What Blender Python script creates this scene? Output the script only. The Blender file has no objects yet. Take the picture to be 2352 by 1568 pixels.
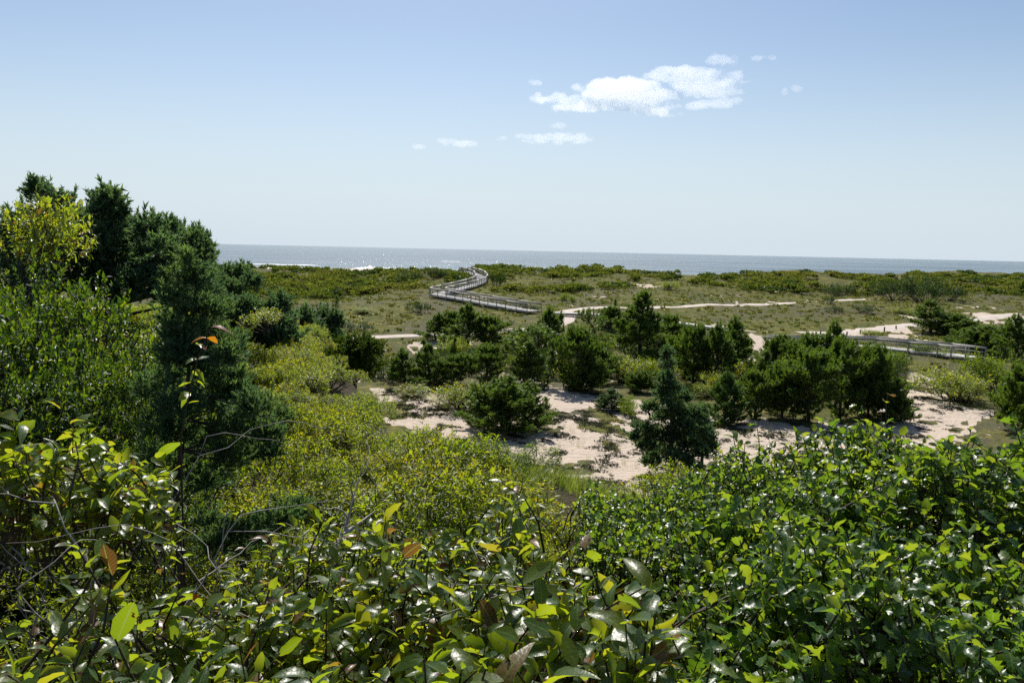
import bpy, math, random
import numpy as np
from mathutils import Vector, Matrix
sc = bpy.context.scene
C = sc.collection
RNG = np.random.default_rng(7)
random.seed(7)
R_ = math.radians

# ------------------------------------------------------------------ camera
H = 10.5
PITCH, ROLL = R_(6.53), R_(1.25)
PW, PH, FP = 2352.0, 1568.0, 1829.0
cp, sp = math.cos(PITCH), math.sin(PITCH)
FW = np.array([0, cp, -sp]); _r0 = np.array([1.0, 0, 0]); _u0 = np.array([0, sp, cp])
RT = _r0 * math.cos(ROLL) + _u0 * math.sin(ROLL)
UP = -_r0 * math.sin(ROLL) + _u0 * math.cos(ROLL)
CAM = np.array([0, 0, H])
cam = bpy.data.objects.new('camera', bpy.data.cameras.new('camera'))
C.objects.link(cam)
cam.data.sensor_width = 36.0
cam.data.lens = 36.0 * FP / PW
cam.data.clip_start = 0.05
cam.data.clip_end = 90000
cam.matrix_world = Matrix(((RT[0], UP[0], -FW[0], 0), (RT[1], UP[1], -FW[1], 0), (RT[2], UP[2], -FW[2], H), (0, 0, 0, 1)))
sc.camera = cam

# ------------------------------------------------------------------ light
SUN_AZ, SUN_EL = R_(-7), R_(49)
sd = Vector((math.sin(SUN_AZ) * math.cos(SUN_EL), math.cos(SUN_AZ) * math.cos(SUN_EL), math.sin(SUN_EL)))
sun = bpy.data.objects.new('sun', bpy.data.lights.new('sun', 'SUN'))
C.objects.link(sun)
sun.data.energy = 5.0
sun.data.angle = R_(0.53)
sun.data.color = (1.0, 0.955, 0.88)
sun.rotation_euler = (-sd).to_track_quat('-Z', 'Y').to_euler()
w = bpy.data.worlds.new('World'); sc.world = w; w.use_nodes = True
wn = w.node_tree
sky = wn.nodes.new('ShaderNodeTexSky')
sky.sky_type = 'NISHITA'; sky.sun_disc = False
sky.sun_elevation = SUN_EL; sky.sun_rotation = SUN_AZ
sky.altitude = 0; sky.air_density = 1.0; sky.dust_density = 0.6; sky.ozone_density = 1.6
bg = wn.nodes['Background']; bg.inputs['Strength'].default_value = 0.084
# pale marine haze band all round the horizon
_tc = wn.nodes.new('ShaderNodeTexCoord'); _sx = wn.nodes.new('ShaderNodeSeparateXYZ'); wn.links.new(_tc.outputs['Generated'], _sx.inputs[0])
_mr = wn.nodes.new('ShaderNodeMapRange'); _mr.interpolation_type = 'SMOOTHSTEP'
_mr.inputs[1].default_value = -0.02; _mr.inputs[2].default_value = 0.27; _mr.inputs[3].default_value = 0.95; _mr.inputs[4].default_value = 0.0
wn.links.new(_sx.outputs[2], _mr.inputs[0])
_mx = wn.nodes.new('ShaderNodeMix'); _mx.data_type = 'RGBA'
wn.links.new(_mr.outputs[0], _mx.inputs[0]); wn.links.new(sky.outputs['Color'], _mx.inputs[6]); _mx.inputs[7].default_value = (6.35, 7.4, 8.35, 1)
wn.links.new(_mx.outputs[2], bg.inputs['Color'])
sc.view_settings.view_transform = 'Standard'; sc.view_settings.look = 'None'
sc.view_settings.exposure = 0.28; sc.view_settings.gamma = 1.0
sc.view_settings.use_curve_mapping = False
sc.render.engine = 'CYCLES'
cy = sc.cycles
cy.max_bounces = 16; cy.diffuse_bounces = 3; cy.glossy_bounces = 2; cy.transmission_bounces = 3
cy.volume_bounces = 8; cy.transparent_max_bounces = 4
cy.sample_clamp_indirect = 6.0; cy.sample_clamp_direct = 0.0
cy.caustics_reflective = False; cy.caustics_refractive = False
cy.use_denoising = False

# ------------------------------------------------------------------ helpers
def ray(px, py):
    d = FW * FP + RT * (px - PW / 2) + UP * (PH / 2 - py)
    return d / np.linalg.norm(d)

def at(px, py, d):
    r = ray(px, py)
    return CAM + r * (d / r[1])

def project(P):
    q = P - CAM
    z = q @ FW
    return PW / 2 + FP * (q @ RT) / z, PH / 2 - FP * (q @ UP) / z, z

def _hash(ix, iy, s):
    h = (ix.astype(np.int64) * 374761393 + iy.astype(np.int64) * 668265263 + s * 974711) & 0x7fffffff
    h = ((h ^ (h >> 13)) * 1274126177) & 0x7fffffff
    h = (h ^ (h >> 16)) & 0xffff
    return h / 65535.0

def vn(x, y, s=0):
    x = np.asarray(x, float); y = np.asarray(y, float)
    ix = np.floor(x); iy = np.floor(y); fx = x - ix; fy = y - iy
    fx = fx * fx * (3 - 2 * fx); fy = fy * fy * (3 - 2 * fy)
    a = _hash(ix, iy, s); b = _hash(ix + 1, iy, s); c = _hash(ix, iy + 1, s); d = _hash(ix + 1, iy + 1, s)
    return (a * (1 - fx) + b * fx) * (1 - fy) + (c * (1 - fx) + d * fx) * fy

def fbm(x, y, s=0, o=4):
    t = 0; amp = .5; tot = 0
    for k in range(o):
        t = t + amp * vn(np.asarray(x) * 2 ** k + 17.3 * k, np.asarray(y) * 2 ** k - 9.1 * k, s + k); tot += amp; amp *= .5
    return t / tot

def sstep(t):
    t = np.clip(t, 0, 1); return t * t * (3 - 2 * t)

# ---- lines of the two railed boardwalks (used by the terrain too)
def PA(u, v, d): return at(955.5 + .1302 * u, 588 + .1302 * v, d)
WALK_A = np.array([PA(2085, 968, 108), PA(1700, 905, 112), PA(1230, 826, 116.5), PA(800, 748, 120.5), PA(380, 675, 125), PA(420, 652, 128), PA(560, 622, 132.5), PA(780, 565, 141),
                   PA(1000, 505, 153), PA(1135, 450, 160), PA(1165, 400, 165), PA(1110, 345, 171), PA(1020, 305, 178), PA(920, 280, 186), PA(850, 268, 194)])
MID = np.array([at(1262, 717, 106), at(1345, 719.5, 104.5), at(1440, 727, 102), at(1535, 737, 100), at(1600, 746, 98.5), at(1660, 753, 97)])
_WA = np.concatenate([np.linspace(WALK_A[i], WALK_A[i + 1], 5)[:-1] for i in range(len(WALK_A) - 1)] + [np.linspace(MID[i], MID[i + 1], 5)[:-1] for i in range(len(MID) - 1)])
def near_walk(x, y, v):
    x = np.asarray(x, float); shp = x.shape; xf = x.ravel(); yf = np.asarray(y, float).ravel(); vf = np.array(v, float).ravel()
    k = np.nonzero((yf > 82) & (yf < 230) & (np.abs(xf) < 60))[0]
    if len(k):
        d2 = (xf[k, None] - _WA[None, :, 0]) ** 2 + (yf[k, None] - _WA[None, :, 1]) ** 2
        w1 = np.exp(-d2 / 20.0); tz = (w1 * (_WA[None, :, 2] - .5)).sum(1) / np.maximum(w1.sum(1), 1e-12)
        wt = np.exp(-d2.min(1) / 90.0); vf[k] = vf[k] * (1 - wt) + tz * wt
    return vf.reshape(shp)

# ---- terrain height
def G(x, y):
    x = np.asarray(x, float); y = np.asarray(y, float)
    hc = np.interp(y, [-30, 0, 3, 5, 7, 12, 16, 25, 40], [8.4, 8.6, 8.3, 7.8, 7.35, 7.1, 6.7, 6.0, 5.5])
    hc = hc + 1.8 * np.clip((-x - 2.5) / 5, 0, 1) + 1.0 * np.clip((-x - 9) / 20, 0, 1)
    ed = np.interp(x, [-60, -20, -10, -7, -5, -2.6, 0, 1.2, 3, 6, 12, 40], [70, 50, 34, 26, 21.5, 15.0, 11.5, 9.6, 8.0, 7.2, 6.4, 5])
    fall = 1 - sstep((y - ed) / 16)
    hill = hc * fall
    q = x / np.maximum(y, 20)
    Rr = np.interp(q, [-.6, -.35, -.1, .1, .45, .7], [3.4, 3.6, 4.3, 5.2, 6.1, 6.1])
    ys = y - np.interp(q, [-.4, 0, .4], [-8, 0, 25])
    base = np.interp(ys, [0, 78, 92, 106, 122, 150, 185, 200, 225, 250, 380, 420, 460], [0, .1, .8, 1.6, 2.2, 2.8, 4.2, 5.0, 4.6, 1.6, .3, -1.3, -4])
    base = base * np.where(ys > 110, np.interp(ys, [110, 200, 240, 250], [1, 1, 1, 1]), 1)
    base = np.where((ys > 122) & (ys < 250), base + (Rr - 5.0) * np.interp(ys, [122, 200, 225, 250], [0, 1, 1, 0]), base)
    far = np.clip((ys - 95) / 60, 0, 1) * np.clip((250 - ys) / 30, 0, 1)
    v = base + (fbm(x / 14, y / 14, 5, 3) - .5) * (.7 + 2.6 * far) + (fbm(x / 3.1, y / 3.1, 9, 3) - .5) * .22 * (1 + far) + (fbm(x / 26, y / 60, 15, 3) - .5) * 3.4 * far * np.clip((ys - 140) / 40, 0, 1)
    v = near_walk(x, y, v)
    return np.where(hill > .02, np.maximum(v, hill + (fbm(x / 2, y / 2, 3, 2) - .5) * .25 * fall * (hill > .3)), v)

def ghit(px, py, dmin=6, dmax=400):
    r = ray(px, py)
    ds = np.geomspace(dmin, dmax, 1500)
    P = CAM + np.outer(ds / r[1], r)
    below = np.nonzero(P[:, 2] < G(P[:, 0], P[:, 1]))[0]
    if len(below) == 0: return P[-1]
    p = P[below[0]].copy(); p[2] = float(G(p[0], p[1])); return p

# ---- mesh building
def mesh_from(name, V, F, mat, lf=None, smooth=False):
    me = bpy.data.meshes.new(name)
    V = np.ascontiguousarray(V, dtype=np.float32); F = np.ascontiguousarray(F, dtype=np.int32)
    k = F.shape[1]
    me.vertices.add(len(V)); me.vertices.foreach_set('co', V.ravel())
    me.loops.add(F.size); me.loops.foreach_set('vertex_index', F.ravel())
    me.polygons.add(len(F))
    me.polygons.foreach_set('loop_start', np.arange(0, F.size, k, dtype=np.int32))
    me.polygons.foreach_set('loop_total', np.full(len(F), k, dtype=np.int32))
    if smooth: me.polygons.foreach_set('use_smooth', np.ones(len(F), dtype=bool))
    if lf is not None:
        a = me.attributes.new('lf', 'FLOAT_VECTOR', 'POINT')
        a.data.foreach_set('vector', np.ascontiguousarray(lf, dtype=np.float32).ravel())
    if mat is not None: me.materials.append(mat)
    me.update(calc_edges=True)
    return me

def obj(name, me, parent=None, loc=None):
    o = bpy.data.objects.new(name, me); C.objects.link(o)
    if parent is not None: o.parent = parent
    if loc is not None: o.location = loc
    return o

def thing(name, label, cat, loc=(0, 0, 0), rz=0, group=None, scale=None):
    o = bpy.data.objects.new(name, None); C.objects.link(o)
    o.empty_display_size = .2
    o.location = loc; o.rotation_euler = (0, 0, rz); o['label'] = label; o['category'] = cat
    if group: o['group'] = group
    if scale is not None: o.scale = scale
    return o

def tag(o, label, cat, group=None):
    o['label'] = label; o['category'] = cat
    if group: o['group'] = group
    return o

def dup(root, loc, rz, label, group=None, scale=None):
    r = root.copy(); C.objects.link(r); r.location = loc; r.rotation_euler = (0, 0, rz)
    r['label'] = label
    if group: r['group'] = group
    elif 'group' in r: del r['group']
    if scale is not None: r.scale = scale
    for ch in list(root.children):
        c = ch.copy(); C.objects.link(c); c.parent = r
    return r

class Acc:
    def __init__(s): s.V = []; s.F = []; s.L = []; s.n = 0
    def raw(s, V, F, lf=None):
        s.V.append(V); s.F.append(F + s.n); s.n += len(V)
        s.L.append(np.zeros((len(V), 3)) + [0, .5, .5] if lf is None else lf)
    def inst(s, tmpl, O, B, S, var=None):
        """tmpl = (verts, tris, uv); O (N,3); B (N,3,3) columns x,y,z; S (N,) or (N,3)"""
        T, F, uv = tmpl; N = len(O)
        if N == 0: return
        S = np.asarray(S, float)
        if S.ndim == 1: S = S[:, None].repeat(3, 1)
        P = np.einsum('nij,nkj->nki', B, T[None] * S[:, None, :]) + O[:, None, :]
        if var is None: var = RNG.random(N)
        lf = np.empty((N, len(T), 3)); lf[:, :, :2] = uv[None]; lf[:, :, 2] = var[:, None]
        Fa = (F[None] + (np.arange(N) * len(T))[:, None, None]).reshape(-1, F.shape[1])
        s.raw(P.reshape(-1, 3), Fa, lf.reshape(-1, 3))
    def mesh(s, name, mat, smooth=False):
        return mesh_from(name, np.concatenate(s.V), np.concatenate(s.F), mat, np.concatenate(s.L), smooth)

def norm(a): return a / np.maximum(np.linalg.norm(a, axis=-1, keepdims=True), 1e-9)

def tubes(P, rad, sides=4):
    """P (N,K,3), rad (N,K) -> verts, tris"""
    P = np.asarray(P, float); rad = np.asarray(rad, float)
    N, K, _ = P.shape
    T = norm(np.gradient(P, axis=1))
    ref = np.where(np.abs(T[..., 2:3]) > .9, np.array([1.0, 0, 0]), np.array([0, 0, 1.0]))
    X = norm(np.cross(T, ref)); Y = np.cross(T, X)
    a = np.arange(sides) / sides * 2 * np.pi
    V = P[:, :, None, :] + rad[:, :, None, None] * (X[:, :, None, :] * np.cos(a)[None, None, :, None] + Y[:, :, None, :] * np.sin(a)[None, None, :, None])
    idx = np.arange(N * K * sides).reshape(N, K, sides)
    A = idx[:, :-1]; B = idx[:, 1:]
    A2 = np.roll(A, -1, 2); B2 = np.roll(B, -1, 2)
    F = np.concatenate([np.stack([A, A2, B2], -1).reshape(-1, 3), np.stack([A, B2, B], -1).reshape(-1, 3)])
    return V.reshape(-1, 3), F

def basis(Y, upish, roll=None):
    """leaf frames: y along Y, z near upish"""
    Y = norm(Y)
    Z = norm(upish - (upish * Y).sum(-1, keepdims=True) * Y)
    X = np.cross(Y, Z)
    if roll is not None:
        c = np.cos(roll)[:, None]; s_ = np.sin(roll)[:, None]
        X, Z = X * c + Z * s_, Z * c - X * s_
    return np.stack([X, Y, Z], -1)

def rvec(n, rng=RNG): return norm(rng.normal(size=(n, 3)))

# ------------------------------------------------------------------ materials
def newmat(name):
    m = bpy.data.materials.new(name); m.use_nodes = True
    nt = m.node_tree; nt.nodes.clear()
    out = nt.nodes.new('ShaderNodeOutputMaterial')
    return m, nt, out

def N(nt, t, **kw):
    n = nt.nodes.new(t)
    for k, v in kw.items():
        if k in n.inputs: n.inputs[k].default_value = v
        else: setattr(n, k, v)
    return n

def ramp(nt, src, stops):
    r = nt.nodes.new('ShaderNodeValToRGB'); el = r.color_ramp.elements
    while len(el) < len(stops): el.new(.5)
    for e, (p, c) in zip(el, stops):
        e.position = p; e.color = (*c, 1) if len(c) == 3 else c
    nt.links.new(src, r.inputs[0]); return r.outputs[0]

def mixc(nt, fac, a, b, mode='MIX'):
    m = nt.nodes.new('ShaderNodeMix'); m.data_type = 'RGBA'; m.blend_type = mode
    for inp, v in ((m.inputs[0], fac), (m.inputs[6], a), (m.inputs[7], b)):
        if hasattr(v, 'is_linked'): nt.links.new(v, inp)
        elif isinstance(v, (int, float)): inp.default_value = v
        else: inp.default_value = (*v, 1)
    return m.outputs[2]

def math_(nt, op, a, b=0.0, c=None, clamp=False):
    m = nt.nodes.new('ShaderNodeMath'); m.operation = op; m.use_clamp = clamp
    for i, v in enumerate((a, b) if c is None else (a, b, c)):
        if hasattr(v, 'is_linked'): nt.links.new(v, m.inputs[i])
        else: m.inputs[i].default_value = v
    return m.outputs[0]

def leaf_mat(name, cols, tcols, rough=.35, trans=.42, spec=.5, vein=0.0, spots=0.0, odd=None, patch=0.0, nscale=1.0):
    """cols / tcols: ramp stops over the per-leaf random value"""
    m, nt, out = newmat(name); L = nt.links
    at_ = N(nt, 'ShaderNodeAttribute', attribute_name='lf')
    sep = nt.nodes.new('ShaderNodeSeparateXYZ'); L.new(at_.outputs['Vector'], sep.inputs[0])
    oi = nt.nodes.new('ShaderNodeObjectInfo')
    geo = nt.nodes.new('ShaderNodeNewGeometry')
    var = math_(nt, 'FRACT', math_(nt, 'ADD', sep.outputs[2], oi.outputs['Random']))
    if patch > 0:
        nz = N(nt, 'ShaderNodeTexNoise', Scale=nscale, Detail=2.0); L.new(geo.outputs['Position'], nz.inputs['Vector'])
        pv = math_(nt, 'MULTIPLY', math_(nt, 'SUBTRACT', nz.outputs[0], .5), 3.0)
        var = math_(nt, 'ADD', math_(nt, 'MULTIPLY', var, 1 - patch), math_(nt, 'MULTIPLY', math_(nt, 'ADD', pv, .5, clamp=True), patch), clamp=True)
    top = 1.0 if odd is None else .93
    def stops(cl, dead):
        r = [(top * i / max(1, len(cl) - 1), k) for i, k in enumerate(cl)]
        return r if odd is None else r + [(.95, dead), (1.0, tuple(v * .6 for v in dead))]
    c = ramp(nt, var, stops(cols, (.16, .075, .03)))
    t = ramp(nt, var, stops(tcols, (.40, .17, .03)))
    if vein > 0:
        v = math_(nt, 'LESS_THAN', math_(nt, 'ABSOLUTE', sep.outputs[0]), .07)
        sv = math_(nt, 'SINE', math_(nt, 'ADD', math_(nt, 'MULTIPLY', sep.outputs[1], 60.0), math_(nt, 'MULTIPLY', math_(nt, 'ABSOLUTE', sep.outputs[0]), -9.0)))
        sv = math_(nt, 'MULTIPLY', math_(nt, 'GREATER_THAN', sv, .86), .35)
        f = math_(nt, 'MULTIPLY', math_(nt, 'MAXIMUM', v, sv), vein)
        c = mixc(nt, f, c, (.16, .22, .06)); t = mixc(nt, f, t, (.45, .55, .12))
    if spots > 0:
        nz = N(nt, 'ShaderNodeTexNoise', Scale=55.0, Detail=2.0); L.new(geo.outputs['Position'], nz.inputs['Vector'])
        e = math_(nt, 'MULTIPLY', math_(nt, 'POWER', math_(nt, 'ABSOLUTE', sep.outputs[0]), 4.0), .16)
        s_ = math_(nt, 'GREATER_THAN', math_(nt, 'ADD', nz.outputs[0], e), .70)
        s_ = math_(nt, 'MULTIPLY', s_, spots)
        c = mixc(nt, s_, c, (.07, .025, .012)); t = mixc(nt, s_, t, (.12, .03, .01))
    p = N(nt, 'ShaderNodeBsdfPrincipled', Roughness=rough)
    p.inputs['Specular IOR Level'].default_value = spec
    L.new(c, p.inputs['Base Color'])
    if spots > 0 or vein > 0:
        bn = N(nt, 'ShaderNodeTexNoise', Scale=120.0, Detail=1.0); L.new(geo.outputs['Position'], bn.inputs['Vector'])
        bp = N(nt, 'ShaderNodeBump', Strength=.25, Distance=.004); L.new(bn.outputs[0], bp.inputs['Height']); L.new(bp.outputs[0], p.inputs['Normal'])
    tr = nt.nodes.new('ShaderNodeBsdfTranslucent'); L.new(t, tr.inputs['Color'])
    mx = N(nt, 'ShaderNodeMixShader'); mx.inputs[0].default_value = trans
    L.new(p.outputs[0], mx.inputs[1]); L.new(tr.outputs[0], mx.inputs[2])
    L.new(mx.outputs[0], out.inputs[0])
    return m

def plain_mat(name, c1, c2, scale=6.0, rough=.85, bump=.4, stretch=(1, 1, 1), spec=.3, dist=.02):
    m, nt, out = newmat(name); L = nt.links
    tc = nt.nodes.new('ShaderNodeTexCoord'); mp = nt.nodes.new('ShaderNodeMapping')
    mp.inputs['Scale'].default_value = stretch; L.new(tc.outputs['Object'], mp.inputs[0])
    nz = N(nt, 'ShaderNodeTexNoise', Scale=scale, Detail=5.0, Roughness=.65); L.new(mp.outputs[0], nz.inputs['Vector'])
    oi = nt.nodes.new('ShaderNodeObjectInfo')
    c = ramp(nt, nz.outputs[0], [(.3, c1), (.7, c2)])
    hv = N(nt, 'ShaderNodeHueSaturation'); L.new(c, hv.inputs['Color'])
    L.new(math_(nt, 'ADD', math_(nt, 'MULTIPLY', oi.outputs['Random'], .3), .85), hv.inputs['Value'])
    p = N(nt, 'ShaderNodeBsdfPrincipled', Roughness=rough); p.inputs['Specular IOR Level'].default_value = spec
    L.new(hv.outputs[0], p.inputs['Base Color'])
    if bump:
        b = N(nt, 'ShaderNodeBump', Strength=bump, Distance=dist); L.new(nz.outputs[0], b.inputs['Height']); L.new(b.outputs[0], p.inputs['Normal'])
    L.new(p.outputs[0], out.inputs[0]); return m

M = {}
M['cherry'] = leaf_mat('cherry_leaf', [(.022, .055, .012), (.032, .072, .012), (.05, .09, .014), (.075, .10, .016)],
                       [(.34, .50, .010), (.46, .59, .010), (.57, .66, .012), (.66, .62, .018)], rough=.36, trans=.42, spec=.42, vein=.8, spots=1.0, odd=1)
M['holly'] = leaf_mat('holly_leaf', [(.018, .055, .014), (.026, .07, .014), (.04, .088, .014), (.075, .115, .015)],
                      [(.18, .36, .014), (.26, .45, .014), (.38, .56, .016), (.58, .68, .025)], rough=.36, trans=.38, spec=.42, vein=.6)
M['bayberry'] = leaf_mat('bayberry_leaf', [(.012, .038, .012), (.02, .052, .012), (.04, .08, .014)],
                         [(.10, .22, .010), (.20, .36, .010), (.42, .55, .014)], rough=.42, trans=.34, spec=.4)
M['sumac'] = leaf_mat('yellow_shrub_leaf', [(.035, .062, .012), (.058, .085, .012), (.085, .105, .014), (.10, .085, .016)],
                      [(.28, .44, .010), (.42, .55, .010), (.54, .61, .013), (.62, .45, .018)], rough=.42, trans=.46, spec=.3, patch=.45, nscale=.9)
M['mixed'] = leaf_mat('green_shrub_leaf', [(.024, .052, .012), (.042, .078, .013), (.068, .098, .014)],
                      [(.18, .32, .012), (.30, .44, .012), (.42, .53, .015)], rough=.5, trans=.42, spec=.2, patch=.4, nscale=.9)
M['scrub'] = leaf_mat('dune_scrub_leaf', [(.035, .055, .018), (.058, .08, .021), (.085, .10, .025), (.11, .105, .034)],
                      [(.11, .17, .02), (.18, .24, .022), (.26, .30, .03), (.31, .30, .05)], rough=.75, trans=.36, spec=.12, patch=.65, nscale=.07)
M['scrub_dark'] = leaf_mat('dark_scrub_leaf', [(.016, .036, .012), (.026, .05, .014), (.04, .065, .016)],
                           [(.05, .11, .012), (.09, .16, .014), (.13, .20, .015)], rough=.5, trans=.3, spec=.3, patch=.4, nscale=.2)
M['pine'] = leaf_mat('pine_needle', [(.048, .078, .024), (.066, .106, .028), (.092, .135, .034)],
                     [(.16, .28, .022), (.22, .36, .025), (.32, .45, .035)], rough=.5, trans=.40, spec=.3, patch=.3, nscale=.7)
M['pine_pale'] = leaf_mat('pale_pine_needle', [(.03, .07, .02), (.042, .09, .024), (.06, .11, .028)],
                          [(.10, .20, .02), (.14, .26, .024), (.2, .32, .03)], rough=.5, trans=.34, spec=.3, patch=.3, nscale=.7)
M['cedar'] = leaf_mat('cedar_scale', [(.04, .072, .046), (.058, .098, .058), (.08, .12, .056)],
                      [(.11, .21, .07), (.15, .27, .075), (.22, .34, .065)], rough=.55, trans=.42, spec=.3, patch=.4, nscale=1.3)
M['cedar_young'] = leaf_mat('young_cedar_scale', [(.045, .085, .052), (.06, .11, .06), (.08, .125, .055)],
                        [(.12, .24, .07), (.18, .31, .075), (.27, .40, .06)], rough=.55, trans=.42, spec=.3, patch=.5, nscale=2.5)
M['juniper'] = leaf_mat('juniper_scale', [(.02, .045, .012), (.035, .065, .012), (.06, .085, .014)],
                        [(.08, .15, .012), (.13, .22, .012), (.2, .28, .015)], rough=.55, trans=.3, spec=.3, patch=.5, nscale=1.0)
M['heather'] = leaf_mat('heather_twig', [(.045, .05, .038), (.06, .066, .048), (.085, .085, .06)],
                        [(.05, .06, .035), (.07, .08, .04), (.1, .1, .05)], rough=.8, trans=.2, spec=.15)
M['lush_grass'] = leaf_mat('lush_grass_blade', [(.08, .13, .025), (.11, .16, .03), (.17, .19, .05)],
                     [(.26, .38, .03), (.34, .44, .04), (.45, .46, .1)], rough=.4, trans=.42, spec=.4)
M['grass'] = leaf_mat('grass_blade', [(.08, .11, .03), (.13, .15, .045), (.24, .22, .09), (.34, .3, .15)],
                      [(.2, .28, .03), (.28, .34, .05), (.4, .38, .12), (.5, .45, .2)], rough=.4, trans=.35, spec=.4)
M['turf'] = leaf_mat('dune_turf', [(.075, .105, .022), (.11, .135, .026), (.145, .145, .032), (.175, .15, .055)],
                     [(.16, .22, .015), (.24, .28, .02), (.30, .31, .03), (.34, .29, .07)], rough=.5, trans=.33, spec=.3, patch=.7, nscale=.1)
M['redleaf'] = leaf_mat('autumn_leaf', [(.22, .05, .015), (.20, .08, .015), (.10, .12, .02)],
                        [(.65, .10, .012), (.65, .28, .015), (.45, .5, .02)], rough=.3, trans=.45, spec=.5, spots=.5)
M['bark'] = plain_mat('bark', (.03, .024, .02), (.09, .072, .06), 9, .9, .6, (1, 1, .25))
M['twig'] = plain_mat('grey_twig', (.20, .18, .16), (.38, .35, .32), 25, .8, .3)
M['stem'] = plain_mat('brown_stem', (.03, .02, .014), (.08, .055, .035), 30, .7, .2)
M['deadwood'] = plain_mat('silver_deadwood', (.28, .25, .22), (.5, .46, .42), 14, .8, .4, (1, 1, .3))
M['boards'] = plain_mat('weathered_board', (.50, .48, .45), (.68, .655, .62), 4, .8, .3, (1, 1, 1))
M['rails'] = plain_mat('weathered_rail', (.25, .23, .21), (.38, .355, .33), 5, .8, .3)
M['post'] = plain_mat('wooden_post', (.17, .135, .11), (.27, .22, .18), 5, .85, .3)

# ------------------------------------------------------------------ ground sheet
def wnoise_mask(x, y, lam, thr, sharp, seed):
    return np.clip((fbm(x / lam, y / lam, seed, 4) - thr) * sharp + .5, 0, 1)

def inpoly(x, y, poly):
    poly = np.asarray(poly); ins = np.zeros(x.shape, bool); n = len(poly)
    for i in range(n):
        x1, y1 = poly[i]; x2, y2 = poly[(i + 1) % n]
        c = ((y1 > y) != (y2 > y)) & (x < (x2 - x1) * (y - y1) / (y2 - y1 + 1e-12) + x1)
        ins ^= c
    return ins

def flat(pxpts, z=0.0):
    out = []
    for px, py in pxpts:
        r = ray(px, py); out.append((CAM + r * ((z - H) / r[2]))[:2])
    return np.array(out)

CLEAR = [flat(p) for p in (
    [(850, 900), (880, 970), (1000, 1030), (1090, 1080), (1160, 1120), (1250, 1180), (1500, 1180), (1800, 1050), (2120, 1030), (2300, 945), (2190, 925), (2140, 870), (2060, 850), (2080, 965), (1900, 972), (1650, 960), (1480, 925), (1220, 893), (1080, 912)],
    [(930, 800), (1080, 795), (1110, 815), (960, 825)], [(1220, 800), (1270, 800), (1260, 830), (1220, 820)],
    [(1720, 785), (1790, 800), (1800, 830), (1740, 835)], [(1150, 900), (1240, 880), (1300, 860), (1200, 850)])]
SANDS = [ghit(*p)[:2].tolist() + [s] for *p, s in ((1330, 720, 3), (2050, 756, 3.0), (1950, 764, 3.2), (2300, 728, 5), (2150, 742, 3.5), (2080, 776, 2.6), (2010, 778, 2.0), (1470, 658, 4), (1500, 660, 3), (1650, 748, 1.4), (1380, 795, 1.5), (1430, 800, 1.5), (1245, 808, 1.8), (2250, 738, 2))]

def sandmask(x, y):
    n = fbm(x / 3.0, y / 4.5, 31, 4); n2 = fbm(x / .9, y / 1.1, 41, 3); n3 = fbm(x / 8, y / 13, 51, 4)
    s = np.zeros_like(x)
    near = np.zeros_like(x, dtype=bool)
    for poly in CLEAR: near |= inpoly(x + (n - .5) * 2.5, y + (n2 - .5) * 3, poly)
    heath = np.clip((n * .5 + n2 * .5 - .522) * 12, 0, 1)
    # the near left part of the clearing carries more heather
    heath = np.maximum(heath, np.clip((n2 * .6 + n * .4 - .46) * 14, 0, 1) * np.clip((41 - y) / 4, 0, 1))
    s = np.where(near, 1 - heath, 0)
    mid = (~near) & (y > 22)
    s = np.where(mid, np.maximum(s, np.clip((n3 * .6 + n2 * .4 - .655 - np.clip((y - 150) / 400, 0, .1)) * 16, 0, 1)), s)
    for cx, cy_, r in SANDS:
        dd = np.hypot(x - cx, (y - cy_) * .5) / (r * .75)
        s = np.maximum(s, np.clip((1.1 - dd + (n - .5) * 1.2) * 4, 0, 1) * np.clip((n2 - .3) * 8, 0, 1))
    return np.clip(s, 0, 1)

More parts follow.
